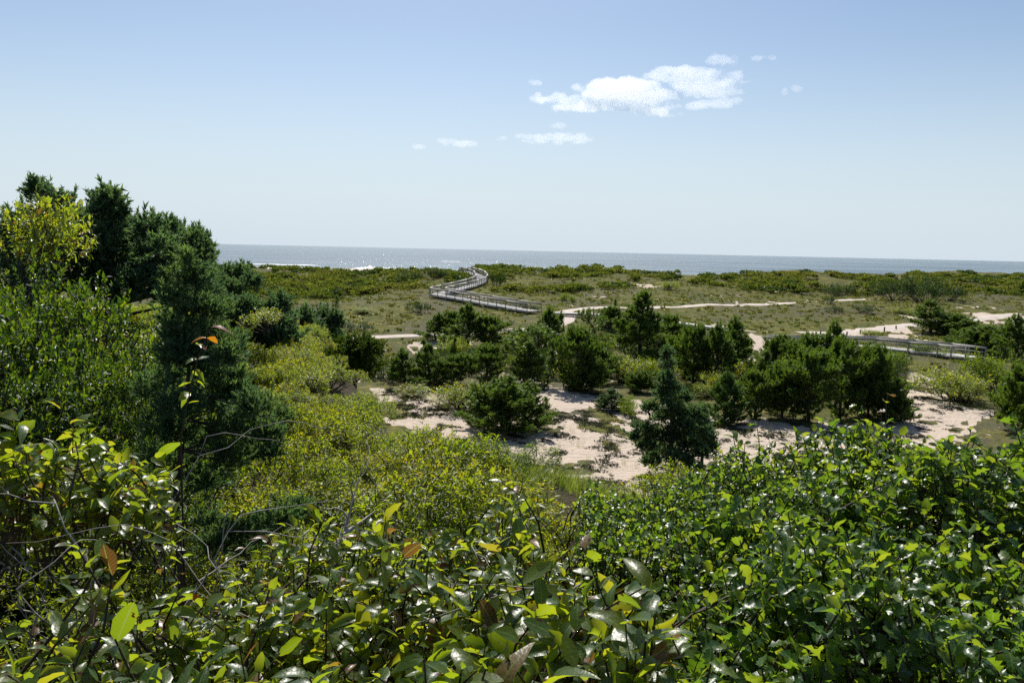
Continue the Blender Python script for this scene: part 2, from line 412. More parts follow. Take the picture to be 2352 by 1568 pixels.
def build_ground():
    a = np.concatenate([np.linspace(-180, -60, 30)[:-1], np.linspace(-60, -40, 25)[:-1], np.linspace(-40, 40, 370), np.linspace(40, 60, 25)[1:], np.linspace(60, 180, 30)[1:-1]])
    r = np.concatenate([[.01, .6], np.geomspace(1.4, 300, 330), np.geomspace(306, 4000, 40)])
    A, Rr = np.meshgrid(np.radians(a), r)
    X = Rr * np.sin(A); Y = Rr * np.cos(A)
    Z = G(X, Y)
    na, nr = len(a), len(r)
    idx = np.arange(na * nr).reshape(nr, na); i2 = np.roll(idx, -1, 1)
    F = np.stack([idx[:-1], i2[:-1], i2[1:], idx[1:]], -1).reshape(-1, 4)[:, ::-1]
    s = sandmask(X, Y)
    # beach behind the ridge
    ys = Y - np.interp(X / np.maximum(Y, 20), [-.4, 0, .4], [-8, 0, 25])
    s = np.maximum(s, np.clip((ys - 236) / 8, 0, 1))
    hill = np.clip(1 - (Y - 24) / 8, 0, 1) * np.clip((Z - 1.2) / 1.5, 0, 1)
    s = s * (1 - hill)
    green = fbm(X / 9, Y / 16, 61, 4) * .6 + fbm(X / 2, Y / 3, 71, 3) * .4
    gm = np.stack([s, green, hill, np.ones_like(s)], -1).reshape(-1, 4)
    m, nt, out = newmat('dune_ground'); L = nt.links
    at_ = N(nt, 'ShaderNodeAttribute', attribute_name='gm')
    sep = nt.nodes.new('ShaderNodeSeparateColor'); L.new(at_.outputs['Color'], sep.inputs[0])
    geo = nt.nodes.new('ShaderNodeNewGeometry')
    def nz(s_, d=4.0, r_=.6):
        n = N(nt, 'ShaderNodeTexNoise', Scale=s_, Detail=d, Roughness=r_); L.new(geo.outputs['Position'], n.inputs['Vector']); return n.outputs[0]
    fine = nz(3.0, 6.0, .7); mid = nz(.35, 4.0); grain = nz(28, 3.0, .7)
    sand = mixc(nt, fine, (.45, .365, .29), (.615, .515, .42))
    sand = mixc(nt, math_(nt, 'MULTIPLY', math_(nt, 'GREATER_THAN', grain, .66), .45), sand, (.20, .16, .12))
    heath = mixc(nt, math_(nt, 'ADD', math_(nt, 'MULTIPLY', fine, 1.6), -.3, clamp=True), (.035, .036, .02), (.155, .14, .08))
    gcol = ramp(nt, mid, [(.35, (.10, .11, .024)), (.5, (.175, .165, .038)), (.62, (.23, .20, .06))])
    gcol = mixc(nt, math_(nt, 'ADD', math_(nt, 'MULTIPLY', nz(1.1, 5.0, .7), 3.0), -1.0, clamp=True), gcol, (.05, .06, .016))
    gf = math_(nt, 'MULTIPLY', math_(nt, 'SUBTRACT', math_(nt, 'ADD', sep.outputs[1], math_(nt, 'MULTIPLY', math_(nt, 'SUBTRACT', fine, .5), 1.1)), .36), 6.0, clamp=True)
    veg = mixc(nt, gf, heath, gcol)
    sf = math_(nt, 'MULTIPLY', math_(nt, 'SUBTRACT', math_(nt, 'ADD', sep.outputs[0], math_(nt, 'MULTIPLY', math_(nt, 'SUBTRACT', fine, .5), .9)), .42), 7.0, clamp=True)
    c = mixc(nt, sf, veg, sand)
    litter = mixc(nt, fine, (.03, .024, .015), (.075, .06, .035))
    c = mixc(nt, sep.outputs[2], c, litter)
    p = N(nt, 'ShaderNodeBsdfPrincipled', Roughness=.95); p.inputs['Specular IOR Level'].default_value = .1
    L.new(c, p.inputs['Base Color'])
    hgt = math_(nt, 'ADD', math_(nt, 'ADD', math_(nt, 'MULTIPLY', fine, 1.0), math_(nt, 'MULTIPLY', nz(1.0, 3.0), 1.6)), math_(nt, 'MULTIPLY', nz(2.6, 2.0), 1.1))
    b = N(nt, 'ShaderNodeBump', Strength=.85, Distance=.14); L.new(hgt, b.inputs['Height']); L.new(b.outputs[0], p.inputs['Normal'])
    L.new(p.outputs[0], out.inputs[0])
    me = mesh_from('ground', np.stack([X, Y, Z], -1).reshape(-1, 3), F, m, None, True)
    ca = me.attributes.new('gm', 'FLOAT_COLOR', 'POINT'); ca.data.foreach_set('color', gm.astype(np.float32).ravel())
    o = obj('ground', me); o['kind'] = 'structure'
build_ground()

# ------------------------------------------------------------------ sea
def build_sea():
    m, nt, out = newmat('sea_water'); L = nt.links
    geo = nt.nodes.new('ShaderNodeNewGeometry')
    def nz(sx, sy, d, r_=.6):
        mp = nt.nodes.new('ShaderNodeMapping'); mp.inputs['Scale'].default_value = (sx, sy, 1); mp.inputs['Rotation'].default_value = (0, 0, R_(4))
        L.new(geo.outputs['Position'], mp.inputs[0])
        n = N(nt, 'ShaderNodeTexNoise', Scale=1.0, Detail=d, Roughness=r_); L.new(mp.outputs[0], n.inputs['Vector']); return n.outputs[0]
    swell = nz(.02, .09, 2.0); chop = nz(.22, .5, 4.0, .65); broad = nz(.0012, .006, 3.0)
    hgt = math_(nt, 'ADD', math_(nt, 'MULTIPLY', swell, 1.6), math_(nt, 'MULTIPLY', chop, .9))
    b = N(nt, 'ShaderNodeBump', Strength=.8, Distance=.8); L.new(hgt, b.inputs['Height'])
    p = N(nt, 'ShaderNodeBsdfPrincipled', Roughness=.12); p.inputs['IOR'].default_value = 1.333
    st = nz(.0035, .03, 4.0, .6)
    L.new(math_(nt, 'ADD', .06, math_(nt, 'MULTIPLY', math_(nt, 'MULTIPLY', math_(nt, 'SUBTRACT', st, .38), 4.0, clamp=True), .26)), p.inputs['Roughness'])
    L.new(mixc(nt, broad, (.012, .035, .045), (.03, .06, .07)), p.inputs['Base Color'])
    L.new(b.outputs[0], p.inputs['Normal']); L.new(p.outputs[0], out.inputs[0])
    V = np.array([[-45000, 330, -1.2], [45000, 330, -1.2], [45000, 60000, -1.2], [-45000, 60000, -1.2]])
    o = obj('sea', mesh_from('sea', V, np.array([[0, 1, 2, 3]]), m)); o['kind'] = 'structure'
    # surf: ragged white foam ridges lying on the water
    mf = plain_mat('sea_foam', (.70, .72, .73), (.85, .86, .86), 1.5, .7, .3)
    def foam(px0, px1, py, width, hh, label, seed, hump=False):
        rr = np.random.default_rng(seed); n = 70
        P = []
        for t in np.linspace(0, 1, n):
            px = px0 + (px1 - px0) * t; r = ray(px, py + .0219 * (px - px0)); P.append(CAM + r * ((-1.2 - H) / r[2]))
        P = np.array(P); rows = []
        for k, (fy, fz) in enumerate(((-.5, 0), (-.25, .7), (.05, 1), (.3, .6), (.5, 0))):
            q = P.copy(); t = np.linspace(0, 1, n); env = np.clip(np.minimum(t, 1 - t) * 6, .02, 1)
            wv = width * env * (.35 + 1.3 * fbm(t * 14, t * 0 + seed, seed, 3))
            q[:, 1] += fy * wv + (fbm(t * 9, t * 0, seed + 4, 3) - .5) * width * 1.2
            q[:, 2] += fz * hh * env * (.4 + 1.2 * fbm(t * 20, t * 0 + k, seed + 9, 3)) * (np.exp(-((t - .62) * 3) ** 2) * (.6 + 1.2 * fbm(t * 9, t * 0 + 2, 3, 3)) * 1.3 if hump else 1) + .004 - (.03 if fz == 0 else 0)
            rows.append(q)
        V = np.concatenate(rows); idx = np.arange(5 * n).reshape(5, n)
        F = np.stack([idx[:-1, :-1], idx[:-1, 1:], idx[1:, 1:], idx[1:, :-1]], -1).reshape(-1, 4)
        tag(obj('breaking_wave', mesh_from('breaking_wave', V, F, mf, None, True)), label, 'wave')
    foam(560, 740, 606, 8, .25, 'long thin white foam line on the sea right of the big dark cedar', 3)
    foam(640, 705, 612.5, 6, .25, 'short white foam streak close to shore below the long foam line', 4)
    foam(490, 640, 613, 6, .25, 'white surf strip just beside the bare twigs at the cedar edge', 5)
    foam(806, 872, 616.5, 8, .8, 'tall white breaker splashing up behind the far green dune', 6, True)
    foam(868, 905, 617.0, 8, .7, 'low foam crest to the right of the tall splashing breaker', 8)
    foam(1010, 1060, 600.0, 6, .2, 'faint white foam line on the sea above the boardwalk end', 9)
build_sea()

# ------------------------------------------------------------------ clouds (homogeneous scattering bodies far away)
def build_clouds():
    m, nt, out = newmat('cloud_vapour')
    vs = N(nt, 'ShaderNodeVolumeScatter', Color=(1, 1, 1, 1), Density=.0052, Anisotropy=.55)
    nt.links.new(vs.outputs[0], out.inputs['Volume'])
    mthin, nt2, out2 = newmat('thin_cloud_vapour')
    vs2 = N(nt2, 'ShaderNodeVolumeScatter', Color=(1, 1, 1, 1), Density=.0032, Anisotropy=.55)
    nt2.links.new(vs2.outputs[0], out2.inputs['Volume'])
    mveil, nt3, out3 = newmat('cloud_veil')
    vs3 = N(nt3, 'ShaderNodeVolumeScatter', Color=(1, 1, 1, 1), Density=.0013, Anisotropy=.55)
    nt3.links.new(vs3.outputs[0], out3.inputs['Volume'])
    D = 5200.0
    def cloud(lobes, label, thin=False, seed=1, D=5200.0):
        rr = np.random.default_rng(seed)
        import bmesh
        bm = bmesh.new()
        cu = np.mean([l[0] for l in lobes]); cv = np.mean([l[1] for l in lobes])
        c0 = at(1163.75 + .3125 * cu, 91.9 + .3125 * cv, D)
        for (u, v, ru, rv) in lobes:
            px, py = 1163.75 + .3125 * u, 91.9 + .3125 * v
            k = .3125 * D / FP
            n = max(3, int(ru * rv / 380))
            for i in range(n):
                th = rr.uniform(0, 2 * math.pi); q = math.sqrt(rr.random())
                du = q * math.cos(th) * ru; dv = q * math.sin(th) * rv
                s = (1.05 - .6 * q) * rr.uniform(.6, 1.1)
                rx = min(ru * .62, rv * 2.5) * s * k; rz = rv * .52 * s * k
                if thin: rx *= 2.0; rz *= 2.0
                elif rv < 30: rx *= 1.25; rz *= 1.3
                p = at(px + .3125 * du, py + .3125 * dv, D + rr.uniform(-.6, .6) * ru * k * .3)
                bmesh.ops.create_icosphere(bm, subdivisions=2, radius=1.0, matrix=Matrix.Translation(Vector(p - c0)) @ Matrix.Diagonal((rx * 1.15, rx * .5, rz, 1)))
        me = bpy.data.meshes.new('cloud'); bm.to_mesh(me); bm.free(); me.materials.append(mthin if thin else m)
        o = obj('cloud', me, None, c0)
        tag(o, label, 'cloud')
        rm = o.modifiers.new('skin', 'REMESH'); rm.mode = 'VOXEL'; rm.voxel_size = 4.5 if not thin else 3.5
        for i, (sz, st) in enumerate(((80, 34), (30, 34), (12, 16)) if not thin and len(lobes) > 5 else ((50, 26), (18, 20), (9, 9)) if not thin else ((40, 26), (14, 18), (6, 7))):
            tx = bpy.data.textures.new('puff', 'CLOUDS'); tx.noise_scale = sz; tx.noise_depth = 3
            d = o.modifiers.new('puff', 'DISPLACE'); d.texture = tx; d.strength = st; d.mid_level = .40 if not thin else .3; d.texture_coords = 'GLOBAL'
        rm2 = o.modifiers.new('heal', 'REMESH'); rm2.mode = 'VOXEL'; rm2.voxel_size = 4.5 if not thin else 3
        # the torn outer veil of the same cloud
        v = bpy.data.objects.new('wisp', me.copy()); C.objects.link(v); v.parent = o; v.data.materials[0] = mveil
        rm = v.modifiers.new('skin', 'REMESH'); rm.mode = 'VOXEL'; rm.voxel_size = 6 if not thin else 4
        for sz, st, ml in ((60, 64, .34), (22, 40, .48), (9, 18, .5)) if not thin else ((30, 30, .2), (12, 14, .45)):
            tx = bpy.data.textures.new('tear', 'CLOUDS'); tx.noise_scale = sz; tx.noise_depth = 4
            d = v.modifiers.new('tear', 'DISPLACE'); d.texture = tx; d.strength = st; d.mid_level = ml; d.texture_coords = 'GLOBAL'
        rm2 = v.modifiers.new('heal', 'REMESH'); rm2.mode = 'VOXEL'; rm2.voxel_size = 5 if not thin else 3.5
        return o
    cloud([(300, 425, 110, 26), (420, 440, 120, 34), (560, 490, 200, 38), (700, 490, 100, 24), (560, 345, 65, 18), (850, 370, 250, 80), (1000, 410, 170, 60), (700, 400, 150, 60), (900, 450, 200, 30), (1040, 515, 170, 38), (1210, 550, 80, 16)],
          'largest white cumulus with flat wings, lower left half of the main cloud bank', seed=2)
    cloud([(1230, 250, 170, 48), (1130, 275, 100, 24), (1400, 250, 150, 42), (1480, 350, 190, 58), (1620, 380, 90, 36), (1640, 270, 80, 42), (1740, 305, 110, 16), (1350, 320, 160, 36), (1240, 400, 90, 34), (1250, 470, 60, 20)],
          'broad white cumulus forming the upper right half of the main cloud bank', seed=3, D=4000.0)
    cloud([(1490, 482, 130, 22), (1620, 450, 100, 18)], 'thin slanting cloud strip under the right half of the main bank', True, 4)
    cloud([(1500, 152, 80, 12), (1570, 145, 80, 28), (1640, 170, 60, 22)], 'small white cloud floating just above the main cloud bank', False, 5, 3300.0)
    cloud([(120, 712, 60, 28), (220, 725, 110, 32), (340, 728, 130, 32), (470, 722, 110, 34), (560, 742, 60, 20)], 'long flat white cloud low over the boardwalk', False, 6)
    cloud([(-420, 750, 70, 14), (-340, 755, 80, 16), (-280, 765, 40, 10), (-640, 785, 40, 8)], 'faint flat cloud low above the sea on the left', True, 7)
    cloud([(-40, 722, 45, 8)], 'tiny cloud wisp just left of the long flat cloud', True, 8)
    cloud([(195, 318, 38, 11)], 'tiny lone cloud puff left of the main cloud bank', True, 9)
    cloud([(378, 630, 34, 12)], 'tiny cloud puff just above the long flat cloud', True, 10, 4300.0)
    cloud([(2035, 375, 18, 20), (2130, 362, 30, 18)], 'pair of ragged wisps far right of the main cloud bank', True, 11)
    cloud([(1850, 132, 50, 9), (1950, 132, 20, 7)], 'faint wisp at upper right beyond the small top cloud', True, 12)
build_clouds()

# ------------------------------------------------------------------ paths
M['path'] = plain_mat('path_sand', (.46, .39, .33), (.60, .52, .45), 1.2, .95, .3, dist=.05)
PATHS = []
def strip(name, pts, width, seed, up=.05):
    P = np.array([ghit(*p) for p in pts])[:, :2]
    d = np.concatenate([[0], np.cumsum(np.linalg.norm(np.diff(P, axis=0), axis=1))])
    n = max(8, int(d[-1] / .8)); t = np.linspace(0, d[-1], n)
    Q = np.stack([np.interp(t, d, P[:, 0]), np.interp(t, d, P[:, 1])], -1)
    for _ in range(6): Q[1:-1] = (Q[:-2] + 2 * Q[1:-1] + Q[2:]) / 4
    T = norm(np.gradient(Q, axis=0)); Nn = np.stack([-T[:, 1], T[:, 0]], -1)
    rows = []
    for k, f in enumerate((-1, -.5, 0, .5, 1)):
        ww = width * .5 * (1 + (fbm(t / 2.2, t * 0 + k * 3, seed, 3) - .5) * .7)
        q = Q + Nn * (f * ww)[:, None]
        rows.append(np.column_stack([q, G(q[:, 0], q[:, 1]) + up * (1 if abs(f) < 1 else -.3)]))
    V = np.concatenate(rows); idx = np.arange(5 * n).reshape(5, n)
    F = np.stack([idx[:-1, :-1], idx[1:, :-1], idx[1:, 1:], idx[:-1, 1:]], -1).reshape(-1, 4)
    o = obj(name, mesh_from(name, V, F[:, ::-1], M['path'], None, True)); o['kind'] = 'structure'
    return Q
PATHS.append(strip('path', [(800, 777), (900, 773), (1000, 769), (1100, 763), (1200, 757), (1270, 750), (1302, 742), (1308, 730), (1300, 719)], 2.0, 11))
PATHS.append(strip('path', [(1290, 716), (1330, 709.5), (1430, 706.5), (1530, 706), (1700, 701), (1800, 697), (1900, 692.5), (1990, 688)], 2.1, 12))
PATHS.append(strip('path', [(1840, 766), (1950, 763), (2050, 752), (2110, 746), (2190, 737), (2270, 729), (2400, 719)], 3.6, 13))

# ------------------------------------------------------------------ boardwalks
BOX = np.array([[x, y, z] for x in (-.5, .5) for y in (-.5, .5) for z in (-.5, .5)])
BOXF = np.array([[0, 1, 3, 2], [4, 6, 7, 5], [0, 4, 5, 1], [2, 3, 7, 6], [0, 2, 6, 4], [1, 5, 7, 3]])
def beam(a, b, wd, ht, up=np.array([0, 0, 1.0])):
    a = np.asarray(a, float); b = np.asarray(b, float); d = b - a; l = np.linalg.norm(d); y = d / l
    x = np.cross(y, up); x /= np.linalg.norm(x); z = np.cross(x, y)
    return (BOX * [wd, l, ht]) @ np.stack([x, y, z]) + (a + b) / 2
def offset_line(P, off):
    P = np.asarray(P, float); T = np.diff(P[:, :2], axis=0); T /= np.linalg.norm(T, axis=1, keepdims=True)
    Nn = np.stack([-T[:, 1], T[:, 0]], -1)
    nn = np.concatenate([Nn[:1], Nn[:-1] + Nn[1:], Nn[-1:]]); nn /= np.linalg.norm(nn, axis=1, keepdims=True)
    k = np.ones(len(P)); k[1:-1] = 1 / np.clip((nn[1:-1] * Nn[1:]).sum(1), .45, 1)
    Q = P.copy(); Q[:, :2] += nn * (off * k)[:, None]; return Q
def resample(P, step):
    P = np.asarray(P, float); d = np.concatenate([[0], np.cumsum(np.linalg.norm(np.diff(P, axis=0), axis=1))])
    n = max(2, int(round(d[-1] / step)) + 1); t = np.linspace(0, d[-1], n)
    return np.stack([np.interp(t, d, P[:, i]) for i in range(3)], -1)

def boardwalk(P, label, width=2.3, rails=True, step=2.2):
    P = np.asarray(P, float)
    root = thing('boardwalk', label, 'boardwalk', P[0])
    loc = P[0]
    # planks, one geometry part (each board is under ten pixels wide in the photograph)
    V = []; F = []
    for i in range(len(P) - 1):
        a, b = P[i], P[i + 1]; L_ = np.linalg.norm((b - a)); n = max(2, int(L_ / .15)); d = (b - a) / L_
        L0, R0 = offset_line(P, width / 2)[i:i + 2], offset_line(P, -width / 2)[i:i + 2]
        for k in range(n):
            t = (k + .5) / n; bw = L_ / n - .012
            l = L0[0] + (L0[1] - L0[0]) * t; r = R0[0] + (R0[1] - R0[0]) * t
            v = beam(l, r, bw, .04) + [0, 0, -.02 + random.uniform(-.004, .004)]
            V.append(v); F.append(BOXF + 8 * len(F))
    o = obj('deck', mesh_from('deck', np.concatenate(V) - loc, np.concatenate(F), M['boards']), root); o['kind'] = 'stuff'
    for sgn in (-1, 1):
        E = offset_line(P, sgn * (width / 2 - .06))
        for i in range(len(E) - 1):
            v = beam(E[i] + [0, 0, -.17], E[i + 1] + [0, 0, -.17], .05, .25)
            obj('joist', mesh_from('joist', v - loc, BOXF, M['rails']), root)
        if not rails: continue
        E = offset_line(P, sgn * (width / 2 + .02))
        for i in range(len(E) - 1):
            for z, wd, ht, nm in ((1.03, .19, .04, 'handrail'), (.92, .05, .17, 'top_rail'), (.5, .045, .11, 'middle_rail')):
                obj(nm, mesh_from(nm, beam(E[i] + [0, 0, z], E[i + 1] + [0, 0, z], wd, ht) - loc, BOXF, M['boards' if nm == 'handrail' else 'rails']), root)  # handrail in paler board colour: its lit top is put into the colour
        E2 = offset_line(P, sgn * (width / 2 + .085))
        pm = mesh_from('post', np.array(BOX * [.11, .11, 1.0]), BOXF, M['rails'])
        for i in range(len(E2) - 1):
            seg = resample(E2[i:i + 2], step)
            for k, q in enumerate(seg[:-1] if i < len(E2) - 2 else seg):
                zb = min(float(G(q[0], q[1])) - .1, q[2] - .3)
                o = obj('post', pm, root, (q[0] - loc[0], q[1] - loc[1], (zb + q[2] + 1.0) / 2 - loc[2])); o.scale = (1, 1, q[2] + 1.0 - zb)
    if not rails:
        for q in resample(offset_line(P, 0), 2.4):
            for s_ in (-.8, .8):
                zb = float(G(q[0] + s_, q[1])) - .1
                obj('footing', mesh_from('footing', beam((q[0] + s_ * .9, q[1], zb), (q[0] + s_ * .9, q[1] + 1e-4, q[2] - .3), .1, .1, np.array([0, 1.0, 0])) - loc, BOXF, M['rails']), root)
    return root
boardwalk(WALK_A, 'grey railed boardwalk zigzagging up over the far dune towards the sea')
pz = lambda px, py, dz=.45: (lambda h: np.array([h[0], h[1], h[2] + dz]))(ghit(px, py))
w_end = WALK_A[0]
boardwalk(np.array(MID), 'low plain boardwalk without railings crossing the heath behind the pines', rails=False, width=1.8)
def PB(u, v, d): return at(1813 + .1979 * u, 722.8 + .1979 * v, d)
WALK_B = [PB(-300, 345, 95), PB(330, 350, 91.5), PB(1000, 366, 90), PB(1420, 410, 87.5), PB(1800, 446, 85), PB(2160, 492, 81)]
boardwalk(np.array(WALK_B), 'grey railed boardwalk at right running past the sand road below the pine', step=2.3)

# fence posts along the sand road
pm = None
for i, (px, py, hpx, lab) in enumerate(((1884, 773, 14, 'leftmost short wooden post beside the sand road'), (1907, 774, 16, 'second post from the left beside the sand road, half behind a pine'),
                                (1945, 770, 9, 'short stub post by the sand road above the boardwalk rail'), (1976, 767, 10, 'middle wooden post at the grassy edge of the sand road'),
                                (2031, 762, 11, 'wooden post standing before the pale sand road bend'), (2058, 756, 7, 'rightmost and smallest post beside the sand road'))):
    p = ghit(px, py); hh = max(.5, hpx * p[1] / FP)
    a = np.arange(8) / 8 * 2 * np.pi
    ring = np.stack([np.cos(a), np.sin(a)], -1)
    V = np.concatenate([np.column_stack([ring * .11, np.full(8, -.2)]), np.column_stack([ring * .105, np.full(8, hh - .05)]), np.column_stack([ring * .07, np.full(8, hh)]), [[0, 0, hh + .01]]])
    F = []
    for k in range(2):
        for j in range(8): F += [[k * 8 + j, k * 8 + (j + 1) % 8, k * 8 + 8 + (j + 1) % 8], [k * 8 + j, k * 8 + 8 + (j + 1) % 8, k * 8 + 8 + j]]
    for j in range(8): F.append([16 + j, 16 + (j + 1) % 8, 24])
    o = obj('fence_post', mesh_from('fence_post', V, np.array(F), M['post'])); o.location = p; o.rotation_euler = (random.uniform(-.06, .06), random.uniform(-.06, .06), 0)
    tag(o, lab, 'post')

# ------------------------------------------------------------------ leaf templates
def leaf_tmpl(ts, ws, fold, droop, twist=0, seed=0, jag=0.0, wave=0.0):
    rr = np.random.default_rng(seed); V = []; uv = []; F = []
    wm = max(ws)
    for i, (t, w_) in enumerate(zip(ts, ws)):
        z0 = -droop * t * t; a = twist * t
        y = t * (1 - .18 * abs(droop) * t)
        for s_ in (-1, 0, 1):
            wl = w_ * (1 + (rr.uniform(-jag, jag) if s_ else 0)); wl = max(wl, 0)
            x = s_ * wl * math.cos(fold); z = abs(s_) * wl * math.sin(fold) + (wave * wm * (-1) ** i if s_ else 0)
            V.append((x * math.cos(a) - z * math.sin(a), y, z0 + z * math.cos(a) + x * math.sin(a))); uv.append((s_ * min(1, w_ / wm + .15), t))
    for i in range(len(ts) - 1):
        b = 3 * i
        for k in (0, 1):
            q = (b + k, b + k + 1, b + 4 + k, b + 3 + k)
            if ws[i] > 1e-6: F.append((q[0], q[1], q[2]))
            elif k == 0: pass
            if ws[i] <= 1e-6: F.append((b + 1, q[2], q[3])); continue
            if ws[i + 1] > 1e-6: F.append((q[0], q[2], q[3]))
    return np.array(V), np.array(F), np.array(uv)
CH_T = [0, .07, .2, .36, .52, .68, .82, .93, 1]; CH_W = [.014, .09, .195, .245, .25, .22, .155, .075, 0]
CHERRY = [leaf_tmpl(CH_T, CH_W, f, d, tw, i, jg) for i, (f, d, tw, jg) in enumerate(((.25, .25, .2, .1), (.45, .5, -.3, .2), (.15, .1, .4, .08), (.6, .75, .1, .14), (.3, -.1, -.5, .3), (.35, .4, .5, .12), (.1, .9, .8, .16), (.75, .35, -.9, .2)))]
HO_T = [0, .1, .23, .34, .5, .62, .78, .87, 1]; HO_W = [.02, .16, .32, .245, .37, .265, .29, .14, 0]
HOLLY = [leaf_tmpl(HO_T, HO_W, f, d, tw, 20 + i, .10, wv) for i, (f, d, tw, wv) in enumerate(((.35, .3, .1, .12), (.55, .45, -.2, .18), (.2, .15, .3, .1), (.45, .6, .0, .2)))]
CHERRY_LOW = [leaf_tmpl([0, .25, .6, 1], [.03, .22, .235, 0], f, d, tw, 60 + i, .12) for i, (f, d, tw) in enumerate(((.25, .25, .2), (.45, .5, -.3), (.15, .1, .4), (.6, .75, .1)))]
HOLLY_LOW = [leaf_tmpl([0, .25, .5, .76, 1], [.03, .33, .30, .30, 0], f, d, tw, 70 + i, .16, wv) for i, (f, d, tw, wv) in enumerate(((.35, .3, .1, .12), (.55, .45, -.2, .18), (.2, .15, .3, .1)))]
SM_T = [0, .45, 1]; SM_W = [.02, .185, 0]
SMALL = [leaf_tmpl(SM_T, SM_W, f, d, tw, 40 + i) for i, (f, d, tw) in enumerate(((.4, .4, .2), (.2, .2, -.3), (.6, .6, .4)))]
BB_W = [.03, .24, 0]
BROAD = [leaf_tmpl(SM_T, BB_W, f, d, tw, 50 + i) for i, (f, d, tw) in enumerate(((.3, .2, .2), (.2, .1, -.3), (.5, .4, .2)))]

def shoots(tip, sdir, L, nl, llen, rng, a0=75, a1=30, bend=.15, t0=.25, up_w=1.0, jit=.5):
    """shoots ending at tip. Returns stems (N,K,3) and leaf frames (O, B, S, order)"""
    n = len(tip); sdir = norm(sdir)
    side = norm(np.cross(sdir, rvec(n, rng)))
    ts = np.linspace(0, 1, 4)
    stem = tip[:, None, :] - sdir[:, None, :] * (L[:, None, None] * (1 - ts)[None, :, None]) + side[:, None, :] * (L[:, None] * bend * np.sin(ts * np.pi)[None])[..., None]
    j = np.arange(nl); t = t0 + (1 - t0) * (j + 1) / nl
    t = np.clip(t[None] + rng.uniform(-.04, .04, (n, nl)), 0, 1)
    k = np.clip((t * 3).astype(int), 0, 2); f = t * 3 - k
    ar = np.arange(n)[:, None]
    O = stem[ar, k] * (1 - f[..., None]) + stem[ar, k + 1] * f[..., None]
    ph = j[None] * 2.39996 + rng.uniform(0, 6.28, n)[:, None] + rng.uniform(-.4, .4, (n, nl))
    px = norm(np.cross(sdir, np.array([.31, .2, .93]))); py = np.cross(sdir, px)
    rad = px[:, None] * np.cos(ph)[..., None] + py[:, None] * np.sin(ph)[..., None]
    al = np.radians(a0 + (a1 - a0) * t + rng.uniform(-15, 15, (n, nl)))
    Y = sdir[:, None] * np.cos(al)[..., None] + rad * np.sin(al)[..., None]
    Y = Y.reshape(-1, 3); O = O.reshape(-1, 3)
    upv = sdir[:, None] * .6 + np.array([0, 0, up_w]) + rng.normal(size=(n, nl, 3)) * jit
    B = basis(Y, upv.reshape(-1, 3), rng.normal(size=n * nl) * .35)
    S = llen * np.repeat(rng.uniform(.62, 1.28, n), nl) * rng.uniform(.55, 1.15, n * nl) * (1 - .25 * np.abs(t.reshape(-1) - .65))
    return stem, O, B, S

def put_leaves(acc, tmpls, O, B, S, rng, var=None):
    k = rng.integers(0, len(tmpls), len(O))
    if var is None: var = rng.random(len(O))
    for i, tm in enumerate(tmpls):
        q = k == i; acc.inst(tm, O[q], B[q], S[q], var[q])

# ------------------------------------------------------------------ foreground bushes: leaf by leaf
def hero_bush(name, label, cat, tip, sdir, L, nl, llen, tmpls, mat, rng, nparts=300, stem_mat=None, a0=75, a1=30, stem_r=.0032, jit=.5, limbs=None, tipmat=None):
    base = np.array([tip[:, 0].mean(), tip[:, 1].mean(), 0]); base[2] = float(G(base[0], base[1]))
    root = thing(name, label, cat, base)
    stem, O, B, S = shoots(tip, sdir, L, nl, llen, rng, a0, a1, jit=jit)
    r = np.linspace(1.5, .5, 4)[None] * stem_r * rng.uniform(.8, 1.3, len(stem))[:, None]
    V, F = tubes(stem - base, r, 3)
    a = Acc(); a.raw(V, F)
    if limbs is not None:
        V, F = tubes(limbs[0] - base, limbs[1], 5); a.raw(V, F)
    o = obj('stem', a.mesh('stem', stem_mat or M['stem']), root); o['kind'] = 'stuff'
    ctr = O + B[:, :, 1] * (S * .5)[:, None]
    px, py, z = project(ctr)
    vis = (px > -40) & (px < PW + 40) & (py > 0) & (py < PH + 40) & (z > .3)
    size = S / z * (.6 + .4 * np.abs((B[:, :, 2] * norm(ctr - CAM)).sum(1)))
    # those that show largest and lie near the top of the canopy
    order = np.tile(np.arange(nl) / nl, len(tip))
    score = np.where(vis, size * (.3 + order), -1)
    pick = np.argsort(-score)[:nparts]; pick = pick[score[pick] > 0]
    rest = np.ones(len(O), bool); rest[pick] = False
    a = Acc(); lo = HOLLY_LOW if tmpls is HOLLY else CHERRY_LOW
    fine = rest & vis & (size > .024) & (order > .35); coarse = rest & ~fine & ((order > .3) | (rng.random(len(O)) < .5))
    put_leaves(a, tmpls, O[fine] - base, B[fine], S[fine], rng); put_leaves(a, lo, O[coarse] - base, B[coarse], S[coarse], rng)
    o = obj('foliage', a.mesh('foliage', mat), root); o['kind'] = 'stuff'
    mes = []
    for tm in tmpls:
        lf = np.column_stack([tm[2], np.full(len(tm[0]), 0.0)])
        mes.append(mesh_from('leaf', tm[0], tm[1], mat, lf, True))
    for i in pick:
        o = bpy.data.objects.new('leaf', mes[int(rng.integers(len(mes)))]); C.objects.link(o); o.parent = root
        mt = np.eye(4); mt[:3, :3] = B[i] * S[i]; mt[:3, 3] = O[i] - base
        o.matrix_local = Matrix(mt.tolist())
    return root

def scatter_q(n, q0, q1, y0, y1, rng):
    """points with azimuth ratio x/y in [q0,q1] and distance y in [y0,y1], even per ground area"""
    y = np.sqrt(rng.uniform(y0 ** 2, y1 ** 2, n)); q = rng.uniform(q0, q1, n)
    return q * y, y

